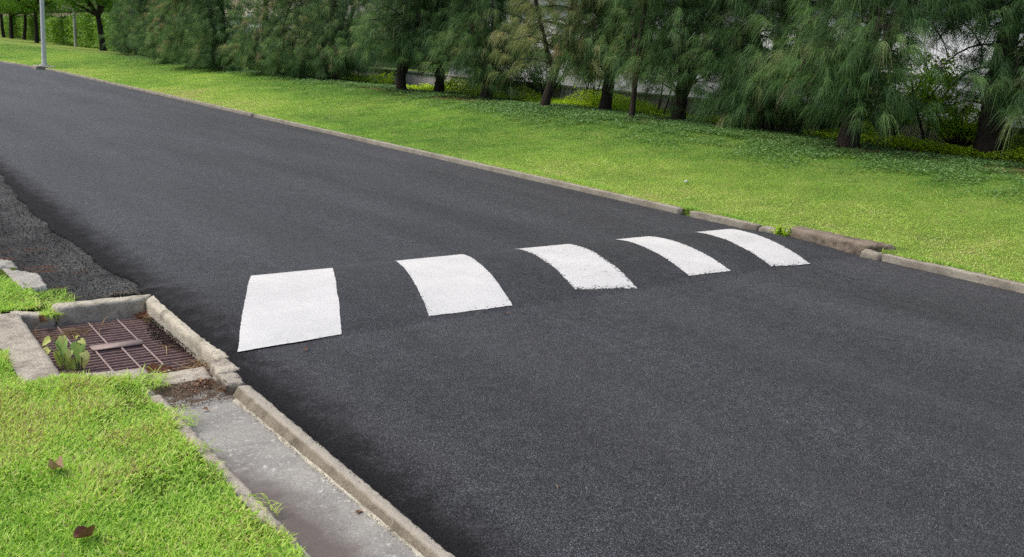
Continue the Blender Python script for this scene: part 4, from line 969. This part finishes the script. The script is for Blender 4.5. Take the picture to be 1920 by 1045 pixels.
# ------------------------------------------------------------------ far left: broadleaf trees, hedge, post, walls
def broadleaf(seed, H, r, cz, cr, nl=9000, fork=2.4):
    rr = random.Random(seed); rs = np.random.default_rng(seed); V = []; F = []
    pts = [Vector((0, 0, -.15))]; d = Vector((rr.uniform(-.08, .08), rr.uniform(-.08, .08), 1))
    for i in range(8):
        d = (d + Vector((rr.uniform(-.07, .07), rr.uniform(-.07, .07), 0))).normalized(); pts.append(pts[-1] + d * fork / 8)
    tube(V, F, pts, [r * (1.35 if i == 0 else 1 - .03 * i) for i in range(9)], 9); top = pts[-1]; tips = []
    for k in range(7):
        a = k * .9 + rr.uniform(-.3, .3); el = rr.uniform(.35, 1.2); dd = Vector((math.cos(a) * math.cos(el), math.sin(a) * math.cos(el), math.sin(el))); p = top.copy(); bp = [p]
        for s in range(6):
            dd = (dd + Vector((rr.uniform(-.2, .2), rr.uniform(-.2, .2), rr.uniform(-.08, .12)))).normalized(); p = p + dd * (H - fork) / 6; bp.append(p)
            if s > 0:
                for w in range(3):
                    q = p + Vector((rr.uniform(-1, 1), rr.uniform(-1, 1), rr.uniform(-.5, .6))) * cr * .42; tube(V, F, [p, p.lerp(q, .5), q], [r * .14, r * .08, .006], 4); tips += [q, p.lerp(q, .6)]
        tube(V, F, bp, [r * .6 * (1 - .8 * s / 6) for s in range(7)], 6)
    tips = np.array([q[:] for q in tips]); ii = rs.integers(0, len(tips), nl); P = tips[ii] + rs.normal(size=(nl, 3)) * .34
    P[:, 2] = np.maximum(P[:, 2], fork - .8 + rs.random(nl) * .9)
    D = np.stack([rs.normal(size=nl), rs.normal(size=nl), rs.normal(size=nl) * .4 - .2], -1); N_ = np.stack([rs.normal(size=nl) * .5, rs.normal(size=nl) * .5, np.ones(nl)], -1)
    v, f, t = leaves(P, D, N_, rs.uniform(.11, .2, nl), rs.uniform(.06, .11, nl), np.clip(.5 + rs.normal(size=nl) * .2, 0, 1))
    return mesh_np('broadleaf_trunk', V, np.array([q for q in F if len(q) == 4]), M_BARK2, smooth=True), mesh_np('broadleaf_crown', v, f, M_BLEAF, t)
bv = [broadleaf(31, 6.6, .2, 0, 2.6, 15000, 2.3), broadleaf(32, 6.8, .17, 0, 2.8, 15000, 2.7)]
GB = 'broadleaf trees standing before the hedge at the far left'
for (x, y, k, rz, s, lab) in [(14.6, 60.5, 0, .6, 1., 'broadleaf tree with a forked dark trunk right of the lamp post'),
      (15.3, 85.4, 1, 2., 1.05, 'broadleaf tree with its trunk close left of the lamp post'), (17.3, 103, 1, 3.5, 1.1, 'broadleaf tree with slanting trunk, third trunk from the left edge'),
      (16.9, 107.5, 0, 4.2, 1.1, 'broadleaf tree with slim trunk, second trunk from the left edge'), (18.2, 121, 1, 5.5, 1.15, 'broadleaf tree whose trunk stands at the very left edge'),
      (19.5, 72, 1, 1.1, 1.1, 'leafy tree behind the hedge with only its crown showing')]:
    rt = empty('broadleaf_tree', (x, y, float(zlawn(x, y)) - .03), rz); rt.scale = (s, s, s); tag(rt, lab, 'tree', GB); link('trunk', bv[k][0], rt); link('crown', bv[k][1], rt)
# hedge
n = 52000; tt = rng.random(n); Yh = 52 + 85 * tt; Xh = np.interp(Yh, [52, 60, 85, 103, 140], [15.6, 15.9, 17.3, 18.9, 20.6])
face = rng.random(n); topm = face < .4; hh_ = rng.random(n) * 2
hx = np.where(topm, rng.uniform(-.3, 1.3, n), rng.normal(size=n) * .18 - .05) + (np_noise(Yh * .45, hh_ * 1.2, .9, 96) - .5) * .8; hh = np.where(topm, 1.9, rng.uniform(.1, 1.95, n)) + (np_noise(Yh, Xh, .5, 95) - .5) * .8 + rng.normal(size=n) * .07
P = np.stack([Xh + hx, Yh, .68 + hh * 1.14 - .1], -1); A = rng.uniform(0, 6.28, n)
D = np.stack([np.cos(A), np.sin(A), rng.uniform(-.4, .6, n)], -1); N_ = np.stack([rng.normal(size=n) * .5 - .3, rng.normal(size=n) * .5, np.ones(n)], -1)
T = np.clip(.42 + rng.normal(size=n) * .2, 0, 1)
hd = empty('hedge', (17.5, 95, .68)); tag(hd, 'long leafy green hedge behind the broadleaf trunks at the far left', 'hedge')
v, f, t = leaves(P - np.array([17.5, 95, .68]), D, N_, rng.uniform(.14, .26, n), rng.uniform(.09, .15, n), T)
link('foliage', mesh_np('hedge_foliage', v, f, M_HEDGE, t), hd)
V = []; F = []
for k in range(240):
    y = 52 + 85 * k / 240 + random.uniform(-.1, .1); x = float(np.interp(y, [52, 60, 85, 103, 140], [15.6, 15.9, 17.3, 18.9, 20.6])) + random.uniform(.05, .7)
    tube(V, F, [(x - 17.5, y - 95, -.1), (x - 17.5 + random.uniform(-.1, .1), y - 95 + random.uniform(-.1, .1), .8), (x - 17.5 + random.uniform(-.3, .3), y - 95 + random.uniform(-.3, .3), 1.6)], [.04, .03, .01], 5)
link('stem', mesh_np('hedge_stem', V, np.array([q for q in F if len(q) == 4]), M_BARK2), hd)
# grey post
V = []; F = []; tube(V, F, [(0, 0, -.1), (0, 0, 2.9)], [.115, .115], 12)
pp = empty('concrete_post', (15.75, 73.2, .7)); tag(pp, 'thin grey concrete post with a dark cap standing against the hedge', 'post')
link('shaft', mesh_np('shaft', V, np.array([q for q in F if len(q) == 4]), M_BLOCK, smooth=True), pp)
V = []; F = []; tube(V, F, [(0, 0, 2.88), (0, 0, 2.95), (0, 0, 3.02), (0, 0, 3.06)], [.15, .17, .13, .03], 12); link('cap', mesh_np('cap', V, np.array([q for q in F if len(q) == 4]), M_DARKRAIL, smooth=True), pp)
# boundary wall behind the casuarinas
def wall(name, x0, x1, y0, y1, z0, z1, mat, cap, lab, capm, cat='wall', panels=3.0):
    rt = empty(name, ((x0 + x1) / 2, (y0 + y1) / 2, z0)); ox, oy = rt.location.x, rt.location.y; tag(rt, lab, cat)
    V = []; F = []; box_into(V, F, x0 - ox, x1 - ox, y0 - oy, y1 - oy, 0, z1 - z0); link('wall_panel', mesh_np('wall_panel', V, np.array(F), mat), rt)
    V = []; F = []; box_into(V, F, x0 - ox - .05, x1 - ox + .05, y0 - oy - .01, y1 - oy + .01, z1 - z0 + .002, z1 - z0 + cap); link('coping', mesh_np('coping', V, np.array(F), capm), rt)
    V = []; F = []; y = y0 + .5
    while y < y1 - .3:
        box_into(V, F, x0 - ox - .06, x0 - ox - .002, y - oy, y - oy + .25, 0, z1 - z0 - .004); y += panels
    link('pilasters', mesh_np('pilasters', V, np.array(F), mat), rt); return rt
wall('boundary_wall', 15.5, 15.68, -8, 54, .3, 1.12, M_BLOCK, .06, 'grey cement boundary wall low behind the casuarina row', M_BLOCK)
wall('boundary_wall', 23, 23.2, 56, 88, .3, 3.3, M_TEAL, .15, 'pale teal white wall right behind the forked broadleaf tree', M_BLOCK)
wall('boundary_wall', 23, 23.2, 88.5, 170, .3, 3.9, M_INLET, .45, 'grey wall with dark coping beyond the far left hedge', M_DARKRAIL)
# buildings beyond
def building(x0, x1, y0, y1, h, mat, lab, wrow, nwin, wy0, wdy, roofm=M_ROOF):
    rt = empty('building', ((x0 + x1) / 2, (y0 + y1) / 2, 0)); ox, oy = rt.location.x, rt.location.y; tag(rt, lab, 'building')
    V = []; F = []; box_into(V, F, x0 - ox, x1 - ox, y0 - oy, y1 - oy, -.3, h); link('walls', mesh_np('walls', V, np.array(F), mat), rt)
    V = []; F = []; box_into(V, F, x0 - ox - .4, x1 - ox + .4, y0 - oy - .4, y1 - oy + .4, h + .003, h + .25); link('roof', mesh_np('roof', V, np.array(F), roofm), rt)
    for (zb, zt_) in wrow:
        V = []; F = []; box_into(V, F, x0 - ox - .12, x0 - ox - .003, y0 - oy, y1 - oy, zb - .22, zb - .06); link('ledge', mesh_np('ledge', V, np.array(F), M_FRAME), rt)
        for k in range(nwin):
            wy = wy0 + k * wdy - oy; V = []; F = []; X_ = x0 - ox
            for (a0, a1, b0, b1) in ((0, .07, zb, zt_), (1.53, 1.6, zb, zt_), (.07, 1.53, zb, zb + .07), (.07, 1.53, zt_ - .07, zt_), (.77, .83, zb + .07, zt_ - .07)):
                box_into(V, F, X_ - .08, X_ - .002, wy + a0, wy + a1, b0, b1)
            fr = link('window', mesh_np('window', V, np.array(F), M_FRAME), rt)
            V = []; F = []; box_into(V, F, X_ - .03, X_ - .0015, wy + .07, wy + 1.53, zb + .07, zt_ - .07); link('pane', mesh_np('pane', V, np.array(F), M_GLASS), fr)
building(30, 42, -14, 44, 4.6, M_FACADE, 'long pale blue grey building glimpsed through gaps in the casuarinas', [(2.4, 3.8)], 6, 22, 3.6)
building(34, 46, 70, 96, 7.5, M_CREAM, 'cream building peeking above the far left hedge', [(3.4, 4.9)], 6, 72, 3.9)

# ------------------------------------------------------------------ light and render
w = bpy.data.worlds.new('World'); scene.world = w; w.use_nodes = True; nt = w.node_tree
bg = nt.nodes['Background']; sky = nt.nodes.new('ShaderNodeTexSky'); sky.sky_type = 'NISHITA'; sky.sun_disc = False
SUN_EL, SUN_AZ = math.radians(58), math.radians(-50)   # azimuth measured from +Y towards +X
sky.sun_elevation = SUN_EL; sky.sun_rotation = SUN_AZ; sky.air_density = 1.0; sky.dust_density = 4.0; sky.ozone_density = 1.0
nt.links.new(sky.outputs[0], bg.inputs['Color']); bg.inputs['Strength'].default_value = .13
sl = bpy.data.lights.new('sun', 'SUN'); so = bpy.data.objects.new('sun', sl); COL.objects.link(so)
sl.energy = 1.75; sl.angle = math.radians(30); sl.color = (1.0, .955, .88)
d = Vector((math.sin(SUN_AZ) * math.cos(SUN_EL), math.cos(SUN_AZ) * math.cos(SUN_EL), math.sin(SUN_EL)))
so.rotation_euler = d.to_track_quat('Z', 'Y').to_euler(); so.location = d * 60
scene.render.engine = 'CYCLES'
scene.view_settings.view_transform = 'Standard'; scene.view_settings.look = 'None'; scene.view_settings.gamma = 1.0
scene.view_settings.exposure = 0.12
scene.cycles.use_denoising = False
scene.cycles.max_bounces = 6; scene.cycles.diffuse_bounces = 3; scene.cycles.transmission_bounces = 3
scene.render.resolution_x = 1024; scene.render.resolution_y = 557
